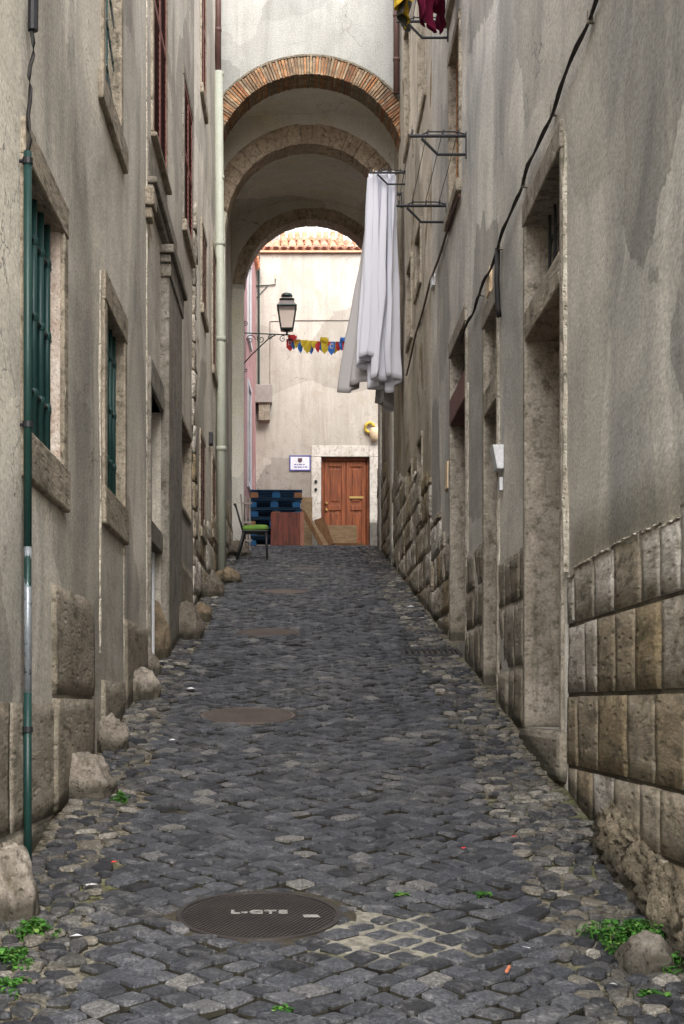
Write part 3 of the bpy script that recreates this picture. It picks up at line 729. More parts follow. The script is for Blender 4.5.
# ------------------------------------------------------------------ covered passage
PB = thing('passage_building', (.25,22,zg(22)), 'building spanning the alley on three arches, the front one edged in brick', 'passage')
def arch_z(x, cx, zc, r):
    dx = abs(x-cx); return zc+math.sqrt(max(0, r*r-dx*dx)) if dx < r else None
def arch_wall(mb, y0, y1, xa, xb, cx, zc, r, ztop, zspring_min):
    """solid wall from xa to xb with an arched hole of radius r; below the springing it has piers"""
    N_ = 40; xs = [xa+(xb-xa)*i/N_ for i in range(N_+1)]
    for e in (cx-r, cx+r):
        if xa < e < xb: xs.append(e)
    xs.sort()
    def low(x):
        dx = abs(x-cx)
        if dx >= r-1e-6: return zc
        return max(zc, zc+math.sqrt(r*r-dx*dx))
    for x0, x1 in zip(xs, xs[1:]):
        xm = (x0+x1)/2; pier = abs(xm-cx) > r
        l0, l1 = (low(x0), low(x1))
        if pier: l0 = l1 = zspring_min
        vs = [(x0,y0,l0),(x1,y0,l1),(x1,y0,ztop),(x0,y0,ztop),(x0,y1,l0),(x1,y1,l1),(x1,y1,ztop),(x0,y1,ztop)]
        mb.add(vs, [(0,1,2,3),(5,4,7,6),(0,4,5,1)])
    for e in (cx-r, cx+r):
        if xa < e < xb: mb.add([(e,y0,zspring_min),(e,y1,zspring_min),(e,y1,zc),(e,y0,zc)], [(0,1,2,3)])
def voussoirs(y0, y1, cx, zc, r0, r1, a0, a1, n, mat_, parent, name, gap=.06, jit=.01, xlim=None):
    mb = MB()
    for i in range(n):
        t0 = a0+(a1-a0)*(i+gap*rnd(.3,1.9))/n; t1 = a0+(a1-a0)*(i+1-gap*rnd(.3,1.9))/n
        ra, rb = r0+rnd(-jit,jit)*.4, r1+rnd(-jit,jit); ya = y0+rnd(-jit,jit)*.7
        vs = []
        for y in (ya, y1):
            for r_,t in ((ra,t0),(ra,t1),(rb,t1),(rb,t0)):
                x = cx+r_*math.sin(t); 
                if xlim: x = min(max(x, xlim[0]), xlim[1])
                vs.append((x, y, zc+r_*math.cos(t)))
        mb.add(vs, [(0,1,2,3),(4,7,6,5),(0,4,5,1),(1,5,6,2),(2,6,7,3),(3,7,4,0)])
    return mb.build(name, mat_, parent, bevel=.006, seg=1)
xa, xb = XL(22)-.02, XR(22)+.02
# front arch: brick ring r 1.30..1.55, crown 10.36 inside
c1x, r1i, r1o = .27, 1.31, 1.555; z1 = 10.36-r1i
mb = MB(); arch_wall(mb, 22.0, 22.46, xa, xb, c1x, z1, r1i+.03, 12.6, zg(22)-.3)
mb.box(xa-.0, xb+.0, 22.0, 28.0, 12.6, 12.7)
mb.build('wall', M['plArch'], PB)
am = math.asin(min(1,(1.30)/r1o))
voussoirs(21.955, 22.46, c1x, z1, r1i, r1o, -R(72), R(75), 90, M['brick'], PB, 'brick_arch', gap=.10, jit=.016, xlim=(xa-.0, xb))
voussoirs(21.975, 22.455, c1x, z1, r1i+.005, r1o-.012, -R(72), R(75), 26, M['mortar'], PB, 'arch_mortar', gap=0, jit=0, xlim=(xa,xb))
voussoirs(21.95, 22.02, c1x, z1, r1o+.0, r1o+.03, -R(60), R(60), 18, M['mortar'], PB, 'arch_moulding', gap=0, jit=.003, xlim=(xa,xb))
# second arch
c2x, r2i, r2o = .27, 1.21, 1.50; z2 = 9.97-r2i
mb = MB(); arch_wall(mb, 23.6, 24.0, XL(23.6)-.02, XR(23.6)+.02, c2x, z2, r2i+.02, 10.43, zg(23.6)-.3)
mb.build('wall', M['vault'], PB)
voussoirs(23.565, 24.0, c2x, z2, r2i, r2o, -R(80), R(80), 17, M['archst'], PB, 'stone_arch', gap=.008, jit=.010, xlim=(XL(23.6),XR(23.6)))
# third arch
c3x, r3i, r3o = .37, 1.14, 1.34; z3 = 9.95-r3i
mb = MB(); arch_wall(mb, 27.2, 27.6, XL(27.2)-.02, XR(27.2)+.02, c3x, z3, r3i+.02, 10.62, zg(27.2)-.3)
mb.build('wall', M['vault'], PB)
voussoirs(27.165, 27.6, c3x, z3, r3i, r3o, -R(88), R(88), 19, M['archst'], PB, 'stone_arch', gap=.008, jit=.010, xlim=(XL(27.2),XR(27.2)))
# ceilings, slightly vaulted
def ceiling(y0, y1, z, sag):
    mb = MB(); n = 16; m = 8
    for j in range(m+1):
        y = y0+(y1-y0)*j/m; a_, b_ = XL(y)-.02, XR(y)+.02
        for i in range(n+1):
            u = i/n; mb.v.append(Vector((a_+(b_-a_)*u, y, z-sag*(2*u-1)**2+.012*ns((u*3,y,0),2))))
    for j in range(m):
        for i in range(n):
            q = j*(n+1)+i; mb.f.append((q,q+1,q+n+2,q+n+1))
    return mb.build('ceiling', M['vault'], PB, smooth=True)
ceiling(22.46, 23.6, 10.42, .10); ceiling(24.0, 27.2, 10.28, .35)
mb = MB(); mb.box(XL(25)-.1, XR(25)+.1, 27.6, 27.98, 10.62, 12.6); mb.build('rear_wall', M['vault'], PB)
mb = MB(); mb.box(XL(25)-.1, XR(25)+.1, 27.599, 27.98, 10.3, 10.62); 
mb = MB()
for i in range(12):
    x = xa+.1+i*.22; mb.tube([(x,21.95,12.72),(x,25,13.5),(x,28.05,12.72)], .075, 6)
mb.add([(xa,22,12.71),(xb,22,12.71),(xb,25,13.5),(xa,25,13.5),(xb,28,12.71),(xa,28,12.71)], [(0,1,2,3),(3,2,4,5),(0,3,5),(1,4,2)])
mb.build('roof', M['tile'], PB)

# ------------------------------------------------------------------ pink house, end house, houses behind
def xp(y): return -.985+(y-27.9)*.027
PH = thing('pink_house', (xp(31),31,zg(31)), 'pink plaster house with pale window frames just past the passage', 'house')
mb = MB()
mb.add([(xp(28.05),28.05,3.8),(xp(36),36,3.8),(xp(36),36,11.5),(xp(28.05),28.05,11.5),(-5,28.05,3.8),(-5,36,3.8),(-5,36,11.5),(-5,28.05,11.5)],
       [(0,1,2,3),(4,7,6,5),(0,3,7,4),(1,5,6,2),(3,2,6,7)])
mb.build('wall', M['pink'], PH)
for (y0,y1,z0,z1) in ((29.0,30.0,6.2,7.9),(32.4,33.4,6.2,8.2),(29.0,30.0,9.0,10.6),(32.4,33.4,9.2,10.8)):
    mb = MB()
    def pb(mb, ya, yb, za, zb_, o0, o1): mb.add([(xp(ya)+o0,ya,za),(xp(yb)+o0,yb,za),(xp(yb)+o1,yb,za),(xp(ya)+o1,ya,za),(xp(ya)+o0,ya,zb_),(xp(yb)+o0,yb,zb_),(xp(yb)+o1,yb,zb_),(xp(ya)+o1,ya,zb_)], BOXF)
    pb(mb,y0-.1,y0,z0,z1,-.05,.03); pb(mb,y1,y1+.1,z0,z1,-.05,.03); pb(mb,y0-.1,y1+.1,z1,z1+.1,-.05,.034); pb(mb,y0-.15,y1+.15,z0-.1,z0,-.05,.05)
    w = mb.build('window', M['wframe'], PH, bevel=.006); mb = MB(); pb(mb,y0,y1,z0,z1,-.03,.008); mb.build('pane', M['glass'], w)
mb = MB(); pb(mb,28.1,35.95,zg(30),zg(30)+.55,-.02,.012); mb.build('plinth', M['marble'], PH)
mb = MB()
for i in range(36): mb.tube([(xp(28.1+i*.22)+.08,28.15+i*.22,11.5),(-2.8,28.15+i*.22,12.5)], .075, 6)
mb.build('roof', M['tile'], PH)

EY = 36.0; EB = zg(36)
EH = thing('house', (1.2,EY,EB), 'cream plastered house closing the end of the alley with a red-brown door', 'house')
mb = MB(); dx0, dx1, dz1 = .70, 1.79, 7.28
X = [-3.0,dx0,dx1,7.0]; 
NX = [-3+i*.5 for i in range(21)]
mb.box(-3,dx0,EY,EY+5,EB-.5,11.9); mb.box(dx1,7,EY,EY+5,EB-.5,11.9); mb.box(dx0,dx1,EY,EY+5,dz1,11.9); mb.box(dx0,dx1,EY+.25,EY+5,EB-.5,dz1)
mb.build('wall', M['plEnd'], EH)
mb = MB(); mb.box(dx0-.22,dx0,EY-.03,EY+.2,EB-.3,dz1); mb.box(dx1,dx1+.24,EY-.03,EY+.2,EB-.3,dz1); mb.box(dx0-.22,dx1+.24,EY-.034,EY+.2,dz1+.002,dz1+.25)
ds = mb.build('doorway', M['marble'], EH, bevel=.01)
dmid = dx0+.56
mb = MB(); mb.box(dx0+.002,dx0+.06,EY+.10,EY+.16,EB,dz1-.002); mb.box(dx1-.06,dx1-.002,EY+.10,EY+.16,EB,dz1-.002); mb.box(dx0+.06,dx1-.06,EY+.10,EY+.16,dz1-.07,dz1-.002)
mb.box(dx0+.06,dx1-.06,EY+.14,EY+.18,EB,dz1-.07)
for a_,b_ in ((dx0+.08,dmid-.01),(dmid+.01,dx1-.08)):
    mb.box(a_,a_+.09,EY+.115,EY+.139,EB,dz1-.09); mb.box(b_-.09,b_,EY+.115,EY+.139,EB,dz1-.09)
    for za,zb_ in ((dz1-.2,dz1-.09),(EB+1.05,EB+1.17),(EB,EB+.2)): mb.box(a_+.09,b_-.09,EY+.115,EY+.139,za,zb_)
    mb.box(a_+.14,b_-.14,EY+.122,EY+.139,EB+1.25,dz1-.26); mb.box(a_+.14,b_-.14,EY+.122,EY+.139,EB+.3,EB+.98)
door = mb.build('door', M['wood'], ds, bevel=.008)
mb = MB().box(dmid+.08,dmid+.40,EY+.10,EY+.116,6.36,6.41); mb.build('mail_slot', M['brass'], ds)
mb = MB()
for z in (6.10,6.25): mb.lathe((dx0+.12,EY+.09,z), [(.015,-.03),(.035,-.015),(.035,.015),(.015,.03)], 10)
mb.build('knob', M['brass'], ds)
mb = MB()
for z in (6.72,6.54): mb.tube([(dx0-.12,EY-.03,z),(dx0-.12,EY-.06,z)], .035, 12)
mb.build('doorbell', M['iron'], EH)
def tile_row(x0, x1, y, z, pitch, parent, rows=3, rl=.38, slope=.35, mat_='tile', r=.085):
    mb = MB()
    for k in range(rows):
        n = int((x1-x0)/pitch)
        for i in range(n):
            x = x0+(i+.5)*pitch+rnd(-.008,.008); ya = y+k*rl*.85-.12; za = z+k*rl*.85*slope+rnd(-.006,.006)
            seg = 7; vs = []
            for (yy,zz,rr) in ((ya,za,r),(ya+rl,za+rl*slope+.02,r*.82)):
                for q in range(seg+1):
                    t = math.pi*q/seg; vs.append((x+rr*math.cos(t), yy, zz+rr*math.sin(t)*.9))
                for q in range(seg+1):
                    t = math.pi*(1-q/seg); vs.append((x+(rr-.014)*math.cos(t), yy, zz+(rr-.014)*math.sin(t)*.9))
            m = 2*(seg+1); fs = [(i_, (i_+1)%m, m+(i_+1)%m, m+i_) for i_ in range(m)]
            fs += [tuple(range(m))[::-1]]
            mb.add(vs, fs)
    return mb.build('roof_tiles', M[mat_], parent)
tile_row(-3, 7, EY, 11.95, .185, EH, 6)
mb = MB(); mb.add([(-3.05,EY-.1,11.9),(7.05,EY-.1,11.9),(7.05,EY+2.2,12.66),(-3.05,EY+2.2,12.66),(-3.05,EY+5,11.9),(7.05,EY+5,11.9),(-3.05,EY-.1,11.86),(7.05,EY-.1,11.86)],
                  [(0,1,2,3),(3,2,5,4),(0,3,4),(1,5,2),(6,7,1,0)])
mb.build('roof', M['tile'], EH)

BH = thing('house', (2,46,6), 'small house with a red tiled roof showing over the end house', 'house')
mb = MB().box(-.25,1.45,44,48,5.5,14.35); mb.build('wall', M['white_wall'], BH)
tile_row(-.3, 1.5, 44, 14.40, .2, BH, 3, .4, .5)
mb = MB().add([(-.3,43.9,14.36),(1.5,43.9,14.36),(1.5,45.2,14.9),(-.3,45.2,14.9),(1.5,48,14.36),(-.3,48,14.36)], [(0,1,2,3),(3,2,4,5),(0,3,5),(1,4,2)]); mb.build('roof', M['tile'], BH)
mb = MB().box(-.62,-.3,43.6,44.0,12.0,14.9); mb.build('chimney', M['signb'] if False else M['greyw'], BH)
BW = thing('house', (2,56,6), 'white house rising palest and highest behind the red tiled roof', 'house')
mb = MB().box(-1.5,2.35,55,60,5.5,19.5); mb.build('wall', M['white_wall'], BW)
mb = MB().add([(-1.6,54.8,19.5),(2.45,54.8,19.5),(2.45,57.5,20.6),(-1.6,57.5,20.6),(2.45,60,19.5),(-1.6,60,19.5)], [(0,1,2,3),(3,2,4,5),(0,3,5),(1,4,2),(0,5,4,1)]); mb.build('roof', M['tile'], BW)

# ------------------------------------------------------------------ pipes and cables
p = thing('drainpipe', P('L',6.5,zg(6.5),-.04), 'thin dark green drainpipe beside the barred window, bare metal lower down', 'drainpipe')
yy = 6.56
mb = MB().tube([P('L',yy,z,-.035) for z in (1.0,1.75)], .017, 12); mb.build('pipe', M['greenpipe'], p, smooth=True)
mb = MB().tube([P('L',yy,z,-.035) for z in (1.75,2.35)], .016, 12); mb.build('worn_length', paint('worn_pipe', (.34,.37,.40), (.22,.25,.28), .35, wear=(.02,.05,.045), wear_t=.5, metal=.4), p, smooth=True)
mb = MB().tube([P('L',yy,z,-.035) for z in (2.35,3.97)], .017, 12); mb.build('upper_length', M['greenpipe'], p, smooth=True)
for z in (1.6,2.85,3.93):
    mb = MB().tube([P('L',yy,z-.012,-.035),P('L',yy,z+.012,-.035)], .022, 12); mb.tube([P('L',yy,z,.02),P('L',yy,z,-.035)], .008, 6); mb.build('bracket', M['iron'], p)
c = thing('cable', P('L',yy,3.97,-.04), 'dark cable rising out of the thin green drainpipe to an insulator', 'cable')
mb = MB().tube([P('L',yy+.02*math.sin(i*.9)+i*.012,3.97+i*.055,-.035-.006*math.sin(i*1.7)) for i in range(11)], .009, 8); mb.build('wire', M['cable'], c, smooth=True)
mb = MB().tube([P('L',yy+.13,4.52,-.035),P('L',yy+.14,4.66,-.035)], .022, 10); mb.tube([P('L',yy+.14,4.66,-.035),P('L',yy+.15,5.9,-.035)], .012, 8); mb.build('insulator', M['iron'], c)

px, py = -.935, 21.86
p = thing('drainpipe', (px,py,zg(py)), 'pale green drainpipe standing in the corner left of the brick arch', 'drainpipe')
mb = MB().tube([(px,py,zg(py)+.02),(px-.01,py,6.2),(px-.045,py-.02,10.33)], .062, 16); mb.build('pipe', M['palepipe'], p, smooth=True)
for z,o_ in ((5.2,.005),(6.7,.014),(8.0,.025),(8.9,.033),(10.32,.045)): MB().tube([(px-o_,py,z-.03),(px-o_,py,z+.03)], .072, 16).build('collar', M['palepipe'], p, smooth=True)
p = thing('drainpipe', (px-.05,py,10.4), 'purplish brown pipe running up from the pale green pipe', 'drainpipe')
mb = MB().tube([(px-.05,py,10.36),(px-.05,py,12.4)], .045, 12); mb.build('pipe', M['brownpipe'], p, smooth=True)
for z in (10.9,11.9): MB().tube([(px-.05,py,z),(px-.05,py,z+.05)], .052, 12).build('collar', M['brownpipe'], p, smooth=True)
p = thing('drainpipe', (1.46,21.86,10.2), 'brown pipe against the passage wall right of the brick arch', 'drainpipe')
mb = MB().tube([(1.455,21.86,10.05),(1.455,21.86,12.4)], .042, 12); mb.build('pipe', M['brownpipe'], p, smooth=True)
for z in (10.5,11.1): MB().tube([(1.455,21.86,z),(1.455,21.86,z+.04)], .05, 12).build('collar', M['brownpipe'], p, smooth=True)

c = thing('cable', P('R',8,4.85,-.02), 'black twisted cable sagging along the right wall above the doorways', 'cable')
pts = []
for i in range(90):
    y = 3+i*.115; z = 4.86-.0016*(y-3)**2 + .010*math.sin(y*2.1)+.004*math.sin(y*9)
    pts.append(P('R',y,z,-.028-.008*math.sin(y*5)))
mb = MB().tube(pts, .0075, 7); mb.tube([q+Vector((-.006,0,.012*math.sin(k*1.3))) for k,q in enumerate(pts)], .008, 6); mb.build('wire', M['cable'], c, smooth=True)
mb = MB()
for y in (5.1,6.2,7.3,8.4,9.5,10.7,11.8): mb.box(XR(y)-.035,XR(y)+.01,y-.012,y+.012,4.84-.0016*(y-3)**2,4.90-.0016*(y-3)**2)
mb.build('clip', M['greycable'], c)
mb = MB().tube([P('R',10.72,4.76,-.03),P('R',10.72,4.55,-.035),P('R',10.70,4.35,-.03),P('R',10.72,4.30,-.02)], .018, 8); mb.build('loose_end', M['cable'], c, smooth=True)
c = thing('cable', P('R',15,6.1,-.02), 'brown cable running along the right wall beneath the clothes racks', 'cable')
mb = MB().tube([P('R',13.4+.3*i,6.03+.02*math.sin(i*.8)-.004*(i-9)**2*.2+.02*(i>9),-.025) for i in range(24)], .012, 6); mb.build('wire', M['brownpipe'], c, smooth=True)

def wallitem(name, side, y0, y1, z0, z1, d, mat_, label, cat, bevel=.006):
    o = MB().wbox(side,y0,y1,z0,z1,-d,.005).build(name, mat_, None, bevel=bevel); recenter(o, P(side,(y0+y1)/2,z0,0)); return tag(o, label, cat)
t_ = thing('meter_box', P('R',10.75,3.2,0), 'white wedge-shaped box on the right wall beside the narrow doorway', 'box')
mb = MB().add([P('R',10.62,3.27,0),P('R',10.80,3.27,0),P('R',10.80,3.27,-.045),P('R',10.62,3.27,-.045),P('R',10.62,3.43,0),P('R',10.80,3.43,0),P('R',10.80,3.43,-.075),P('R',10.62,3.43,-.075)], BOXF); mb.build('case', M['white'], t_, bevel=.006)
mb = MB().wbox('R',10.66,10.72,3.13,3.22,-.025,0); mb.build('switch', M['white'], t_, bevel=.004)
wallitem('plate', 'R', 11.3, 11.5, 4.62, 4.80, .02, M['cream'], 'small cream plate above the narrow right doorway under the cable', 'plate')
wallitem('plate', 'R', 14.62, 14.85, 3.68, 3.93, .02, M['cream'], 'narrow cream plate beside the farthest right doorway', 'plate')
wallitem('plate', 'R', 16.2, 16.42, 5.95, 6.07, .03, M['white'], 'small white tag on the right wall under the lower clothes rack', 'plate')
wallitem('cable_box', 'L', 20.2, 20.4, 5.0, 5.15, .05, M['iron'], 'small black box on the left wall beside the pale green drainpipe', 'box')

# ------------------------------------------------------------------ clothes racks and laundry
def rack(side, ya, yb, z, label, L_=.47):
    t = thing('clothes_rack', P(side,(ya+yb)/2,z,0), label, 'clothes rack', 'clothes racks on the right wall')
    for y in (ya, yb):
        mb = MB()
        mb.tube([P(side,y,z,0),P(side,y,z,-L_)], .014, 8)
        mb.tube([P(side,y,z+.012,0),P(side,y,z+.035,-.1),P(side,y,z+.035,-L_+.15),P(side,y,z,-L_+.08)], .006, 6)
        mb.tube([P(side,y,z-.15,0),P(side,y,z-.15,-.24),P(side,y,z-.02,-L_+.1)], .013, 8)
        mb.box(*(sorted((P(side,y,0,-.012).x, P(side,y,0,.01).x))), y-.02, y+.02, z-.18, z+.03)
        for k in range(4): mb.tube([P(side,y,z,-L_+.02+k*.125),P(side,y,z+.05,-L_+.03+k*.125)], .007, 6)
        mb.build('arm', M['iron'], t, smooth=False)
    for k in range(4):
        d = -L_+.02+k*.125
        MB().tube([P(side,ya,z+.035,d),P(side,(ya+yb)/2,z+.028,d),P(side,yb,z+.035,d)], .003, 5).build('line', M['cable'], t)
    return t
rack('R', 13.02, 14.84, 6.33, 'empty black clothes rack with four lines under the right upper window')
rack('R', 20.8, 21.7, 8.62, 'black clothes rack carrying the long white sheets in front of the brick arch')
rack('R', 13.3, 14.7, 7.98, 'highest clothes rack on the right wall, holding yellow and magenta clothes')

def drape(name, y0, y1, x0, ztop, zbot, driftx, amp, freq, mat_, label, cat, ph=0, group=None, driftpow=1.3, botvar=.06, gather=.0, bx=0):
    nu, nv = 64, 34; mb = MB()
    for j in range(nv+1):
        t = j/nv
        for i in range(nu+1):
            s = i/nu
            zb = zbot + botvar*math.sin(s*5+ph) + .5*botvar*math.sin(s*11+ph*2)
            yy = y0+(y1-y0)*(.5+(s-.5)*(1-gather*t))
            f = math.sin(s*freq*2*math.pi+ph+t*1.3) + .5*math.sin(s*freq*4.3*math.pi+ph*1.7+t*2.2) + .35*ns((s*5,t*1.5,ph),1.6) 
            xx = x0 + f*amp*(.55+.45*t**.8) + driftx*(t**driftpow)*(.35+.65*s) + .012*math.sin(t*9+s*4+ph)*t + bx*(s-.5)*t + .02*ns((s*9,t*5,ph),1.3)*(.3+t)
            yy += .04*math.cos(s*freq*2*math.pi+ph)*t
            mb.v.append(Vector((xx, yy, ztop+(zb-ztop)*t)))
    for j in range(nv):
        for i in range(nu):
            a_ = j*(nu+1)+i; mb.f.append((a_,a_+1,a_+nu+2,a_+nu+1))
    o = mb.build(name, mat_, None, smooth=True); recenter(o, (x0,(y0+y1)/2,ztop)); tag(o, label, cat, group)
    m = o.modifiers.new('Solid','SOLIDIFY'); m.thickness = .004
    for k in range(3):
        y_ = y0+(y1-y0)*(.1+.4*k); mb = MB().box(x0-.008,x0+.008,y_-.006,y_+.006,ztop-.035,ztop+.03); mb.build('peg', M['peg'], o)
    return o
g = 'white sheets hung in front of the arch'
drape('bed_sheet', 20.85, 21.15, 1.09, 8.66, 6.2, -.14, .075, 2, M['sheet'], 'narrow white sheet at the left end of the hanging row, in front', 'sheet', .3, g)
drape('bed_sheet', 20.85, 21.25, 1.19, 8.66, 5.95, -.05, .10, 2, M['sheet'], 'middle white sheet hanging straight between the other pale sheets', 'sheet', 1.4, g)
drape('bed_sheet', 20.85, 21.3, 1.34, 8.66, 5.98, .02, .085, 2, M['sheet'], 'white sheet hanging nearest the right wall', 'sheet', 2.2, g, botvar=.12)
drape('bed_sheet', 21.2, 21.68, 1.11, 8.66, 5.95, -.36, .075, 1.5, M['sheetsh'], 'shaded white sheet blown out farthest left behind the brighter ones', 'sheet', .8, g, 1.15, .03)
drape('bed_sheet', 21.3, 21.68, 1.30, 8.66, 5.72, -.05, .09, 1.5, M['sheetsh'], 'long shaded white sheet hanging lowest behind the brighter ones', 'sheet', 2.7, g)
g = 'clothes on the highest rack'
drape('shirt', 13.35, 13.7, .965, 8.02, 7.56, -.01, .055, 1.2, M['yshirt'], 'mustard yellow garment hanging at the top edge, farthest from the wall', 'garment', .2, g, botvar=.05)
drape('shirt', 13.5, 13.8, 1.0, 8.02, 7.53, -.06, .05, 1.2, M['ygrey'], 'dark grey-green garment half hidden behind the yellow one', 'garment', 1.9, g, botvar=.04)
drape('shirt', 13.35, 13.7, 1.15, 8.02, 7.47, .02, .055, 1.3, M['magenta'], 'deep magenta garment hanging lowest at the top of the picture', 'garment', 2.9, g, botvar=.06)
drape('shirt', 13.5, 14.0, 1.28, 8.02, 7.62, .02, .06, 1.3, M['magenta'], 'second magenta garment closer to the right wall', 'garment', .9, g, botvar=.06)

# ------------------------------------------------------------------ lantern and bunting
lx, ly, lz = -.06, 31.0, 8.93
T = thing('street_lamp', (xp(ly),ly,lz-.1), 'green-black four-sided lantern on a scrolled iron wall bracket', 'lantern')
wx = xp(ly)
mb = MB()
mb.tube([(wx,ly,lz-.02),(lx+.05,ly,lz-.06)], .013, 8); mb.tube([(wx,ly,lz-.62),(wx+.18,ly,lz-.42),(wx+.5,ly,lz-.12),(wx+.62,ly,lz-.06)], .012, 8)
mb.box(wx-.01,wx+.015,ly-.03,ly+.03,lz-.78,lz+.18)
def scroll(cx, cz, r, a0=0, turns=1.5, s=1):
    mb.tube([(cx+r*(1-k/26)*math.cos(a0+s*k/26*turns*6.283), ly, cz+r*(1-k/26)*math.sin(a0+s*k/26*turns*6.283)) for k in range(24)], .008, 6)
scroll(wx+.13, lz-.15, .10); scroll(wx+.34, lz-.14, .085, 2); scroll(wx+.52, lz-.11, .05, 1); scroll(wx+.04, lz+.17, .05, 4); scroll(wx+.04,lz-.74,.05,2)
scroll(lx-.08, lz-.14, .07, 1.0); scroll(lx+.05, lz-.14, .06, 2.2, 1.3, -1)
mb.tube([(lx,ly,lz-.07),(lx,ly,lz)], .02, 8)
mb.build('bracket', M['lmetal'], T)
mb = MB().lathe((lx,ly,lz), [(.155,.06),(.245,.46)], 4); mb.build('glass', M['lglass'], T)
mb = MB()
for k in range(4):
    q = math.pi/2*k+math.pi/4
    mb.tube([(lx+.158*math.cos(q),ly+.158*math.sin(q),lz+.05),(lx+.25*math.cos(q),ly+.25*math.sin(q),lz+.47)], .012, 6)
mb.lathe((lx,ly,lz), [(.06,0),(.168,.03),(.168,.06)], 4); mb.lathe((lx,ly,lz), [(.262,.455),(.275,.475),(.262,.495)], 4)
mb.build('frame', M['lmetal'], T)
mb = MB().lathe((lx,ly,lz), [(.25,.495),(.16,.60),(.155,.635),(.10,.66)], 4); mb.build('cap', M['greyw'], T)
mb = MB().lathe((lx,ly,lz), [(.20,.60),(.205,.615),(.17,.625)], 4); mb.lathe((lx,ly,lz), [(.08,.65),(.115,.69),(.10,.73),(.04,.755)], 12); mb.build('finial', M['lmetal'], T)

T = thing('bunting', (lx+.05,ly,lz-.14), 'string of small red, blue and yellow party flags hanging from the lantern', 'bunting')
x0, x1 = lx+.02, 1.72
def sag(u): return lz-.13-.12*u*1.0-.05*math.sin(math.pi*u)+.10*u
MB().tube([(x0+(x1-x0)*i/20, ly+.02, sag(i/20)) for i in range(21)], .006, 6).build('string', M['greycable'], T)
cols = ['red','bblue','yellow','bblue','yellow','yellow','bblue','yellow','red','bblue','yellow','red','bblue','yellow','red','bblue']
random.seed(5)
for i in range(26):
    u = (i+.5)/26; w_ = rnd(.05,.075); h_ = rnd(.13,.27); z = sag(u); x = x0+(x1-x0)*u; y = ly+.02+rnd(-.03,.03)
    pts = [(x-w_,y,z),(x+w_,y,z),(x+w_*rnd(.7,1),y+.02,z-h_*.7),(x+rnd(-.02,.02),y+.01,z-h_),(x-w_*rnd(.7,1),y-.01,z-h_*.7)]
    f = MB().add(pts, [(0,1,2,3,4)]).build('flag', M[cols[i%16]], T)
    m = f.modifiers.new('Solid','SOLIDIFY'); m.thickness = .003
    if i%2 == 0:
        MB().add([(x-w_*.5,y-.006,z-.03),(x+w_*.5,y-.006,z-.03),(x+w_*.4,y+.004,z-h_*.5),(x-w_*.4,y-.012,z-h_*.5)], [(0,1,2,3)]).build('patch', M[['white','yellow','red'][i%3]], f)
for k,(u,c_) in enumerate(((.05,'red'),(.40,'yellow'),(.62,'bblue'))):
    x = x0+(x1-x0)*u; mb = MB()
    for q in range(7):
        a_ = q*.9; mb.xbox((x+.05*math.cos(a_),ly+.03*math.sin(a_),sag(u)+.03+.02*math.sin(a_*2)), .07,.01,.06, Matrix.Rotation(a_,3,'Y'))
    mb.build('rosette', M[c_], T)

# ------------------------------------------------------------------ things on the end wall
T = thing('wall_sign', (.22,EY-.02,6.95), 'white enamel sign with blue border and dark emblem left of the red-brown door', 'sign')
MB().box(0.0,.45,EY-.025,EY,6.98,7.30).build('panel', M['signw'], T, bevel=.004)
mb = MB(); mb.box(-.012,.462,EY-.03,EY-.002,7.285,7.312); mb.box(-.012,.462,EY-.03,EY-.002,6.968,6.992); mb.box(-.012,.012,EY-.0302,EY-.002,6.992,7.285); mb.box(.438,.462,EY-.0302,EY-.002,6.992,7.285); mb.build('border', M['signb'], T)
mb = MB().tube([(.225,EY-.026,7.20),(.225,EY-.032,7.20)], .05, 16); mb.box(.175,.275,EY-.031,EY-.026,7.235,7.25); mb.build('emblem', paint('emblem', (.12,.06,.06), (.08,.05,.08), .5), T)
mb = MB()
for z,ws in ((7.105,(.05,.03,.07,.04)),(7.05,(.07,.09,.03,.06))):
    x = .09
    for w_ in ws: mb.box(x,x+w_,EY-.029,EY-.0255,z-.010,z+.010); x += w_+.016
mb.build('lettering', M['signb'], T)
T = thing('air_vent_box', (-.55,EY-.3,8.1), 'small grey canopy box fixed high at the left corner of the end wall', 'box')
MB().box(-.80,-.40,EY-.32,EY,8.45,8.85).build('case', M['greyw'], T, bevel=.012)
MB().box(-.70,-.45,EY-.26,EY,8.06,8.45).build('duct', M['surr'], T, bevel=.012)
c = thing('cable', (.2,EY-.02,10.3), 'thin grey cable pinned straight across the end wall and down its left side', 'cable')
MB().tube([(-.45,EY-.01,8.6),(-.45,EY-.01,10.33),(.2,EY-.012,10.35),(3.0,EY-.01,10.36)], .010, 6).build('wire', M['greycable'], c)
c = thing('wall_bracket', (-.7,EY-.02,11.1), 'thin iron bracket arm high on the end wall left of the lantern', 'bracket')
mb = MB().tube([(-.78,EY-.03,11.12),(-.33,EY-.03,11.15),(-.33,EY-.03,11.28)], .012, 6); mb.tube([(-.75,EY-.03,10.85),(-.5,EY-.03,11.13)], .010, 6); mb.build('arm', M['lmetal'], c)
c = thing('drainpipe', (-.72,EY-.05,EB), 'thin dark green pipe in the corner between the pink and end houses', 'drainpipe')
MB().tube([(-.70,EY-.06,8.3),(-.70,EY-.06,11.8)], .022, 8).build('pipe', M['lmetal'], c)
T = thing('wall_ornament', (1.85,EY-.1,7.7), 'yellow wreath with a cream holder on the wall above the door at right', 'ornament')
mb = MB(); mb.tube([(1.79+.10*math.cos(a_*.5236),EY-.06,7.93+.11*math.sin(a_*.5236)) for a_ in range(13)], [.03+.012*(a_%2) for a_ in range(13)], 8); mb.build('wreath', M['ywr'], T, smooth=True)
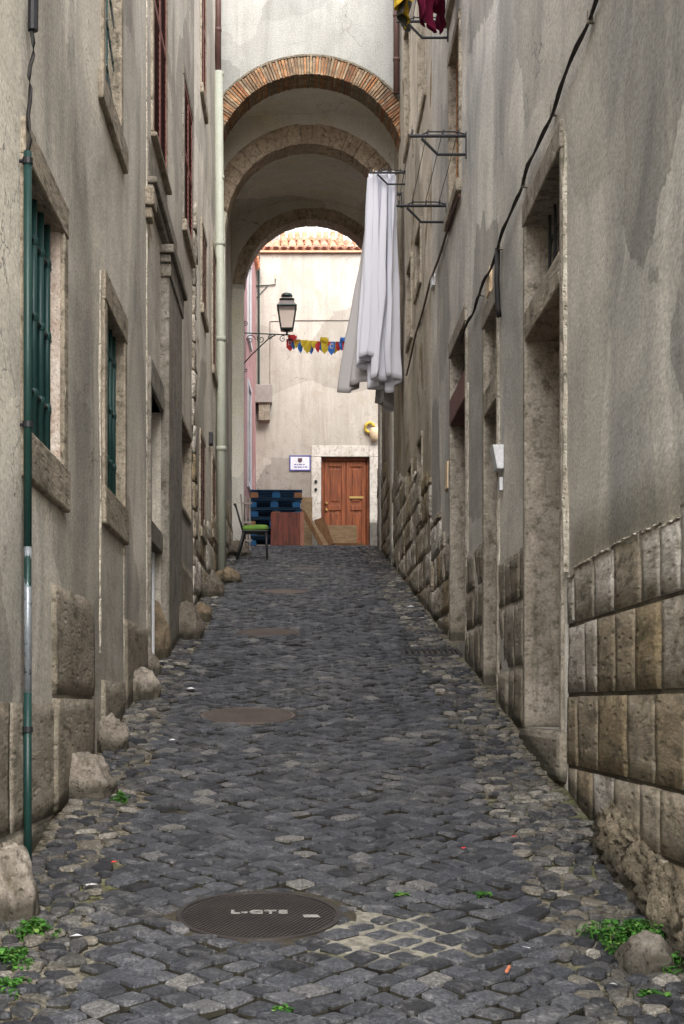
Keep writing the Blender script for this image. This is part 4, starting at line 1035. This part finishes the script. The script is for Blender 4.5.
mb = MB().lathe((1.9,EY-.1,7.62), [(.05,0),(.10,.03),(.12,.2),(.09,.3)], 12); mb.build('holder', M['cream'], T, smooth=True)

# ------------------------------------------------------------------ pallets, cabinet, boards, chair
def pallet():
    t = thing('pallet', (0,0,0), 'x', 'pallet', 'blue pallets stacked at the end of the alley')
    mb = MB()
    for k in range(5): mb.box(-.5,.5,-.6+k*.265,-.6+k*.265+.14,.125,.147)
    for k in range(3): mb.box(-.5+k*.45,-.5+k*.45+.1,-.6,.6,.103,.124)
    mb.build('top_deck', M['deck'], t, bevel=.003)
    mb = MB()
    for k in range(3): mb.box(-.5,.5,-.6+k*.53,-.6+k*.53+.14,0,.02)
    mb.build('bottom_deck', M['bluedk'], t, bevel=.003)
    bl = MB().box(-.075,.075,-.06,.06,0,.081).build('block', M['blue'], t, bevel=.004)
    bl.location = (-.42,-.54,.021); first = True
    for y in (-.54,0,.54):
        for x in (-.42,0,.42):
            if first: first = False; continue
            b = bl.copy(); COL.objects.link(b); b.location = (x,y,.021); b.parent = t
    return t
p0 = pallet(); labs = ['lowest','second from the bottom','third from the bottom','third from the top','second from the top','topmost']
orange = MB().box(-.075,.075,-.06,.06,0,.081).build('tmp', M['porange']); om = orange.data; om.name = 'block'; bpy.data.objects.remove(orange)
tan = {0:(), 1:(), 2:(), 3:(1,), 4:(0,3), 5:()}
PX, PY = -.30, 31.3
for k in range(6):
    if k == 0: t = p0
    else:
        t = p0.copy(); COL.objects.link(t)
        for ch in list(p0.children):
            c_ = ch.copy(); COL.objects.link(c_); c_.parent = t
    t.location = (PX+rnd(-.03,.03), PY+rnd(-.02,.02), zg(31)+.0+k*.182); t.rotation_euler = (0,0,rnd(-.04,.04)); t.scale = (1,1,1.22)
    t['label'] = 'blue wooden pallet, %s of the stack behind the green chair' % labs[k]
for t_i, t in enumerate([o for o in bpy.data.objects if o.name.startswith('pallet')]):
    fr = [c_ for c_ in t.children if c_.name.startswith('block') and c_.location.y < -.5]
    fr.sort(key=lambda o: o.location.x)
    if t_i == 5: fr[0].data = om; fr[2].data = om
    if t_i == 3: fr[1].data = om
    if t_i == 2: fr[0].data = om; fr[2].data = om
# boards
def board(name, c, dx, dy, dz, rx, ry, rz, mat_, label, cat, group=None, base=None):
    m = Matrix.Rotation(R(rz),3,'Z') @ Matrix.Rotation(R(rx),3,'X') @ Matrix.Rotation(R(ry),3,'Y')
    o = MB().xbox(c, dx, dy, dz, m).build(name, mat_, None, bevel=.004)
    zl = min(v.co.z for v in o.data.vertices); recenter(o, (c[0],c[1],zl)); 
    o.location.z = zg(c[1]) if base is None else base
    return tag(o, label, cat, group)
T = thing('cabinet', (-.04,29.9,zg(29.9)), 'mahogany red cabinet lying on its side before the blue pallets', 'cabinet')
T.rotation_euler = (0,0,0)
zz = zg(29.9)
mb = MB().box(-.355,.19,29.8,29.82,zz,zz+.62); mb.build('front_panel', M['cab'], T, bevel=.003)
mb = MB().box(-.36,-.345,29.822,30.2,zz,zz+.61); mb.box(-.345,.18,29.822,30.2,zz+.59,zz+.61); mb.box(-.345,.18,30.19,30.2,zz+.02,zz+.59); mb.build('case', M['cab'], T, bevel=.003)
mb = MB().add([(.192,29.8,zz),(.262,29.9,zz),(.262,29.9,zz+.63),(.192,29.8,zz+.63),(.18,29.83,zz),(.25,29.93,zz),(.25,29.93,zz+.63),(.18,29.83,zz+.63)], [(0,1,2,3),(4,7,6,5),(0,3,7,4),(1,5,6,2),(3,2,6,7),(0,4,5,1)]); mb.build('edge_strip', M['caborg'], T)
g = 'boards leaning by the door'
board('board', (.42,30.6,5.2), .08, .03, .78, -8, -28, 0, M['plank'], 'narrow brown plank leaning leftmost beside the cabinet', 'board', g)
board('board', (.52,30.8,5.2), .10, .03, .66, -8, -32, 0, M['ply'], 'pale narrow plank slanting behind the first brown plank', 'board', g)
board('board', (.66,31.0,5.2), .20, .035, .58, -10, -20, 0, M['plank'], 'wide brown board end leaning between the planks and plywood sheet', 'board', g)
board('board', (.33,31.4,5.2), .22, .03, 1.02, -6, 0, 0, M['ply'], 'tall pale board standing upright behind the slanting planks', 'board', g)
board('board', (.99,31.3,5.2), .64, .02, .46, -6, 0, 0, M['ply'], 'low broad plywood sheet leaning in front of the door', 'board', g)
board('board', (1.0,31.1,5.2), .85, .06, .10, 0, 0, 3, M['plank'], 'long thin brown batten lying along the ground before the plywood', 'board', g)

cx, cy = -.54, 24.75; cz = zg(cy)
T = thing('chair', (cx,cy,cz), 'black metal chair with a green cushion facing across the alley', 'chair')
mb = MB(); mb.box(cx-.20,cx+.20,cy-.2,cy+.2,cz+.415,cz+.44); mb.build('seat', M['iron'], T, bevel=.01)
mb = MB(); nn = 12
for k,(s_,z) in enumerate(((.92,.441),(1.03,.46),(1.03,.50),(.93,.525),(.5,.535))):
    for q in range(4*nn):
        t = q/(4*nn)*2*math.pi; ca, sa = math.cos(t), math.sin(t); e = (abs(ca)**6+abs(sa)**6)**(-1/6)
        mb.v.append(Vector((cx+.20*s_*e*ca+.0, cy+.2*s_*e*sa, cz+z-.012*(ca<0)*s_)))
m_ = 4*nn
for k in range(4):
    for q in range(m_): mb.f.append((k*m_+q,k*m_+(q+1)%m_,(k+1)*m_+(q+1)%m_,(k+1)*m_+q))
mb.f.append(tuple(4*m_+q for q in range(m_))); mb.f.append(tuple(range(m_))[::-1])
mb.build('cushion', M['cush'], T, smooth=True)
legs = {(1,-1):((cx+.17,cy-.17),(cx+.19,cy-.19)), (1,1):((cx+.17,cy+.17),(cx+.19,cy+.2)), (-1,-1):((cx-.17,cy-.17),(cx-.28,cy-.19)), (-1,1):((cx-.17,cy+.17),(cx-.28,cy+.2))}
for a_,b_ in legs.values():
    MB().tube([(a_[0],a_[1],cz+.415),((a_[0]+b_[0])/2,(a_[1]+b_[1])/2,cz+.20),(b_[0],b_[1],zg(b_[1])+.012)], [.022,.018,.012], 8).build('leg', M['iron'], T, smooth=True)
mb = MB()
for s_ in (-1,1): mb.tube([(cx-.18,cy+.17*s_,cz+.42),(cx-.24,cy+.18*s_,cz+.62),(cx-.30,cy+.16*s_,cz+.84)], .015, 8)
mb.tube([(cx-.30,cy-.16,cz+.84),(cx-.32,cy,cz+.86),(cx-.30,cy+.16,cz+.84)], .017, 8); mb.build('back_frame', M['iron'], T, smooth=True)
mb = MB()
for k in (-.08,0,.08): mb.tube([(cx-.19,cy+k,cz+.43),(cx-.31,cy+k,cz+.85)], .009, 6)
mb.build('back_slat', M['iron'], T)
T = thing('folding_rack', (-.70,26.5,zg(26.5)), 'grey wooden slatted frame folded against the wall behind the green chair', 'rack')
mb = MB(); z0 = zg(26.5)
for k in range(3): mb.xbox((-.78+.055*k,26.5+.05*k,z0+.48), .03,.03,.98-.05*k, Matrix.Rotation(R(-4+2*k),3,'Y'))
mb.build('slat', M['greyw'], T, bevel=.004)
for z in (.2,.5,.82): MB().xbox((-.72,26.5,z0+z), .18,.018,.03).build('crossbar', M['greyw'], T)

# ------------------------------------------------------------------ manholes
def manhole(k, label, mat_, letters=False):
    x, y, r = COVERS[k]; z = zg(y); T = thing('manhole_cover', (x,y,z), label, 'manhole cover')
    sl = lambda X,Y,h: Vector((X,Y,zg(Y)+h))
    def disc(r0, r1, h0, h1, n=56):
        mb = MB()
        for q in range(n):
            a_ = 2*math.pi*q/n; c_,s_ = math.cos(a_), math.sin(a_)
            mb.v += [sl(x+r0*c_,y+r0*s_,h0),sl(x+r0*c_,y+r0*s_,h1),sl(x+r1*c_,y+r1*s_,h1),sl(x+r1*c_,y+r1*s_,h0)]
        for q in range(n):
            a_, b_ = q*4, ((q+1)%n)*4
            for i in range(3): mb.f.append((a_+i,b_+i,b_+i+1,a_+i+1))
        return mb
    disc(r+.003, r+.06, -.03, -.007).build('mortar_ring', M['mortar'], T)
    disc(r-.014, r+.003, -.03, .001).build('frame_ring', M['rustcover'] if k else M['cover'], T, fixn=True)
    mb = MB(); n = 56
    mb.v += [sl(x+(r-.013)*math.cos(2*math.pi*q/n), y+(r-.013)*math.sin(2*math.pi*q/n), -.004) for q in range(n)]; mb.f.append(tuple(range(n)))
    if k < 3:
        st = .0155; a45 = math.cos(R(62)), math.sin(R(62)); i = -int(r/st)
        while i*st < r:                                   # diagonal ribs
            o = i*st; hl = math.sqrt(max(0,(r-.024)**2-o*o))
            nx_, ny_ = -a45[1], a45[0]
            if hl > .02:
                e = .0042
                q4 = [(x+nx_*(o+e*su)+a45[0]*hl*sv, y+ny_*(o+e*su)+a45[1]*hl*sv) for su,sv in ((-1,-1),(1,-1),(1,1),(-1,1))]
                mb.add([sl(a_,b_,-.0045) for a_,b_ in q4]+[sl(a_,b_,.000) for a_,b_ in q4], BOXF)
            i += 1
    else:
        mb2 = 0
    mb.build('lid', mat_, T)
    if letters:
        cu = bpy.data.curves.new('lettering','FONT'); cu.body = 'L-CTE'; cu.size = .072; cu.offset = .0025; cu.extrude = .002; cu.align_x = 'CENTER'; cu.align_y = 'CENTER'; cu.space_character = 1.15
        o = bpy.data.objects.new('tmp', cu); COL.objects.link(o); dg = bpy.context.evaluated_depsgraph_get(); dg.update()
        me = bpy.data.meshes.new_from_object(o.evaluated_get(dg)); bpy.data.objects.remove(o)
        lo = bpy.data.objects.new('lettering', me); COL.objects.link(lo); me.materials.clear(); me.materials.append(M['letter'])
        lo.parent = T; lo.location = (.0,.015,.0035+SL*.015); lo.rotation_euler = (math.atan(SL),0,0); lo.scale = (1.0,.75,1)
        mb = MB().add([sl(x+.165,y-.05,.0030),sl(x+.225,y-.05,.0030),sl(x+.215,y-.015,.0030),sl(x+.16,y-.015,.0030)], [(0,1,2,3)]); mb.build('plate', M['letter'], T)
    return T
manhole(0, 'large ribbed dark iron manhole cover with pale worn letters, nearest the camera', M['cover'], True)
manhole(1, 'brownish round manhole cover, second up the street', M['rustcover'])
manhole(2, 'pale brown manhole cover third up the street, level with the dark boulder', M['rustcover'])
manhole(3, 'small pale manhole cover fourth up the street', M['rustcover'])
manhole(4, 'smallest manhole cover just below the crest of the street', M['cover'])
T = thing('drain_grate', (DRAIN[0],DRAIN[1],zg(DRAIN[1])), 'black rectangular drain grate in the right gutter', 'drain grate')
mb = MB(); x, y = DRAIN
def gb(mb, x0, x1, y0, y1, h0, h1): mb.add([(x0,y0,zg(y0)+h0),(x1,y0,zg(y0)+h0),(x1,y1,zg(y1)+h0),(x0,y1,zg(y1)+h0),(x0,y0,zg(y0)+h1),(x1,y0,zg(y0)+h1),(x1,y1,zg(y1)+h1),(x0,y1,zg(y1)+h1)], BOXF)
gb(mb,x-.25,x+.25,y-.2,y-.17,-.03,.008); gb(mb,x-.25,x+.25,y+.17,y+.2,-.03,.008); gb(mb,x-.25,x-.22,y-.17,y+.17,-.03,.008); gb(mb,x+.22,x+.25,y-.17,y+.17,-.03,.008)
mb.build('frame', M['iron'], T)
mb = MB()
for i in range(9): gb(mb,x-.195+i*.047,x-.172+i*.047,y-.168,y+.168,-.02,.005)
mb.build('grating', M['iron'], T)
mb = MB(); gb(mb,x-.22,x+.22,y-.17,y+.17,-.028,-.021); mb.build('pit', M['black'], T)

# ------------------------------------------------------------------ boulders
def boulder(x, y, w, h, mat_, label, dy=None, seed=0, group='rounded kerb boulders at the foot of the left wall'):
    bm = bmesh.new(); bmesh.ops.create_icosphere(bm, subdivisions=5, radius=1)
    dy = dy or w*.9
    for v in bm.verts:
        c = v.co.copy(); n_ = 1+  .26*noise.noise(c*1.1+Vector((seed,0,0)))-.16*abs(noise.noise(c*1.7+Vector((0,0,seed))))+.13*noise.noise(c*2.6+Vector((0,seed,0)))+.045*noise.noise(c*6+Vector((0,seed,0)))+.018*noise.noise(c*15)
        v.co = Vector((c.x*w/2*n_, c.y*dy/2*n_, max(c.z,-.4)*h*.80*n_))
    me = bpy.data.meshes.new('boulder'); bm.to_mesh(me); bm.free(); me.materials.append(mat_)
    me.polygons.foreach_set('use_smooth', [True]*len(me.polygons))
    o = bpy.data.objects.new('boulder', me); COL.objects.link(o); o.location = (x,y,zg(y)+h*.14); o.rotation_euler = (0,0,seed)
    return tag(o, label, 'boulder', group)
def bpx(px, by):
    Y = 2720/(by-450); return (px-290)*Y/1600, Y
BL = [(10,918,66,72,'boul','large rounded boulder cut by the left edge of the picture'),
      (86,797,56,44,'boul','pale pitted boulder under the stone slab, with a weed beside it'),
      (111,750,36,34,'boul','squat tan boulder next up from the pale pitted one'),
      (141,699,36,30,'boul','pale smooth boulder at the end of the near grey house'),
      (149,675,22,24,'boul','small pale boulder tucked below the big brown one'),
      (153,658,32,54,'boulb','tall brown boulder at the foot of the carved doorway'),
      (187,639,30,36,'bould','blocky dark boulder beyond the doorway pilaster'),
      (202,620,20,18,'boulb','small brown boulder just beyond the dark one'),
      (213,597,20,24,'bould','dark upright boulder near the pale green drainpipe'),
      (229,582,26,14,'boulb','flat ochre boulder below the pale green drainpipe'),
      (238,556,22,16,'bould','low dark boulder under the green cushioned chair')]
for k,(px_,by,w_,h_,mt,lab) in enumerate(BL):
    x, y = bpx(px_, by); s_ = y/1600
    y += w_*s_*.3; x = (px_-290)*y/1600
    boulder(x, y, w_*s_*1.05, h_*s_*1.05, M[mt], lab, w_*s_*1.2, seed=k*1.37+.4)
x, y = .905+.27, 5.25
boulder(1.175, 5.28, .215, .115, M['boul'], 'flat tan boulder among weeds at the lower right', .2, 7.7, 'loose stones at the lower right')
boulder(1.31, 5.62, .12, .19, M['concrete'], 'knobbly stone lump leaning on the footing above the weeds', .2, 9.1, 'loose stones at the lower right')

# ------------------------------------------------------------------ weeds and litter
def weed(x, y, r, n, h, label, seed):
    random.seed(seed); mb = MB()
    for i in range(int(n*1.6)):
        a_ = rnd(0,6.283); d = r*(random.random()**.8)*(1+.4*math.sin(a_*3+seed)); X, Y = x+d*math.cos(a_)*1.0, y+d*math.sin(a_)*.8
        z = zg(Y)+rnd(.0,h)*(1-.5*d/r); s_ = rnd(.004,.014); q = rnd(0,6.283); tl = rnd(-.5,.7)
        m = Matrix.Rotation(q,3,'Z') @ Matrix.Rotation(tl,3,'X')
        pts = [Vector(p) for p in ((0,-s_,0),(s_*.75,-s_*.2,.003),(s_*.55,s_*.8,0),(0,s_*1.1,-.003),(-s_*.55,s_*.8,0),(-s_*.75,-s_*.2,.003))]
        mb.add([Vector((X,Y,z))+m@p for p in pts], [(0,1,2,3,4,5)])
        if i%4 == 0: mb.tube([(X,Y,zg(Y)-.01),(X+rnd(-.01,.01),Y,z)], .0015, 4)
    o = mb.build('weed', M['leaf'], None, fixn=False); recenter(o, (x,y,zg(y))); return tag(o, label, 'weed')
weed(1.19, 5.52, .17, 620, .085, 'bright green leafy weed clump above the flat tan boulder', 1)
weed(1.28, 5.22, .07, 160, .07, 'small green weed right of the flat tan boulder', 2)
weed(-.90, 5.62, .08, 180, .06, 'green weed at the foot of the large left boulder', 3)
weed(-.95, 5.32, .10, 200, .045, 'trailing green weed in the left gutter below the large boulder', 4)
weed(-.92, 5.05, .09, 150, .03, 'sparse green weed at the lower left corner', 5)
weed(-.82, 7.75, .04, 60, .05, 'little green weed beside the pale pitted boulder', 6)
weed(.42, 6.1, .03, 26, .012, 'tiny green weed in the joints right of the large manhole', 7)
weed(.73, 6.12, .03, 22, .012, 'tiny green weed near the right gutter above the orange cigarette end', 8)
weed(1.12, 4.98, .05, 40, .02, 'low weed sprouting below the flat tan boulder', 9)
weed(-.02, 4.86, .03, 20, .012, 'tiny green weed in the joints at the bottom edge', 10)
random.seed(3)
def litter(name, x, y, s_, mat_, label, cat):
    mb = MB(); pts = []
    for i in range(7):
        a_ = i/7*6.283; r_ = s_*rnd(.6,1.1); pts.append((x+r_*math.cos(a_), y+r_*.6*math.sin(a_), zg(y)+.012+rnd(0,.006)))
    mb.add(pts+[(x,y,zg(y)+.012+s_*.35)], [(i,(i+1)%7,7) for i in range(7)]); o = mb.build(name, mat_, None); recenter(o, (x,y,zg(y))); return tag(o, label, cat)
litter('petal', .98, 6.98, .016, M['red'], 'bright red petal on the line of the right gutter', 'petal')
litter('petal', .735, 6.78, .013, M['red'], 'fainter red petal left of the brighter one', 'petal')
litter('petal', -.72, 6.55, .012, M['red'], 'dull pink-red scrap by the left gutter', 'petal')
litter('pebble', .80, 5.42, .016, M['white'], 'white chip of stone just above the cigarette end', 'pebble')
litter('pebble', -.77, 6.2, .026, M['white'], 'white flat pebble in the left gutter beside the large boulder', 'pebble')
litter('pebble', -.74, 5.55, .03, M['white'], 'white curved chip lower in the left gutter', 'pebble')
litter('pebble', 1.02, 5.05, .02, M['white'], 'white pebble near the lower right corner', 'pebble')
litter('pebble', -.70, 11.3, .04, M['white'], 'pale pebble by the left gutter level with the smooth boulder', 'pebble')
litter('pebble', -.68, 9.3, .03, M['white'], 'pale pebble in the left gutter above the weed', 'pebble')
litter('pebble', 1.30, 17.2, .06, M['white'], 'pale stone by the right wall higher up', 'pebble')
o = MB().tube([(.70,5.17,zg(5.17)+.016),(.715,5.215,zg(5.215)+.016)], .006, 8).build('cigarette_end', M['caborg'], None); recenter(o, (.70,5.17,zg(5.17))); tag(o, 'orange cigarette end lying on the near setts', 'cigarette end')

# ------------------------------------------------------------------ light, sky, camera
w = bpy.data.worlds.new('World'); sc.world = w; w.use_nodes = True; nt = w.node_tree
bg = nt.nodes['Background']; sky = nt.nodes.new('ShaderNodeTexSky'); sky.sky_type = 'NISHITA'; sky.sun_disc = False
SE, SR = R(42), R(172)
sky.sun_elevation = SE; sky.sun_rotation = SR; sky.air_density = 1.0; sky.dust_density = 3.0; sky.ozone_density = 1.0
hs = nt.nodes.new('ShaderNodeHueSaturation'); hs.inputs['Saturation'].default_value = .5
nt.links.new(sky.outputs[0], hs.inputs['Color']); nt.links.new(hs.outputs[0], bg.inputs[0]); bg.inputs[1].default_value = .48
sd = bpy.data.lights.new('sun','SUN'); sd.energy = 3.1; sd.angle = R(60); sd.color = (1,.985,.97)
so = bpy.data.objects.new('sun', sd); COL.objects.link(so)
dirv = Vector((math.cos(SE)*math.sin(SR), math.cos(SE)*math.cos(SR), math.sin(SE)))
so.rotation_euler = dirv.to_track_quat('Z','Y').to_euler()
cam = bpy.data.cameras.new('camera'); co = bpy.data.objects.new('camera', cam); COL.objects.link(co); sc.camera = co
co.location = (0,0,1.7); co.rotation_euler = (R(90),0,0)
cam.sensor_fit = 'VERTICAL'; cam.sensor_height = 36; cam.lens = 36*1600/1024
cam.shift_x = (342-290)/1024; cam.shift_y = (705-512)/1024; cam.clip_end = 1500; cam.clip_start = .05
sc.view_settings.view_transform = 'Standard'; sc.view_settings.look = 'None'; sc.view_settings.exposure = 0
sc.cycles.max_bounces = 10; sc.cycles.diffuse_bounces = 8
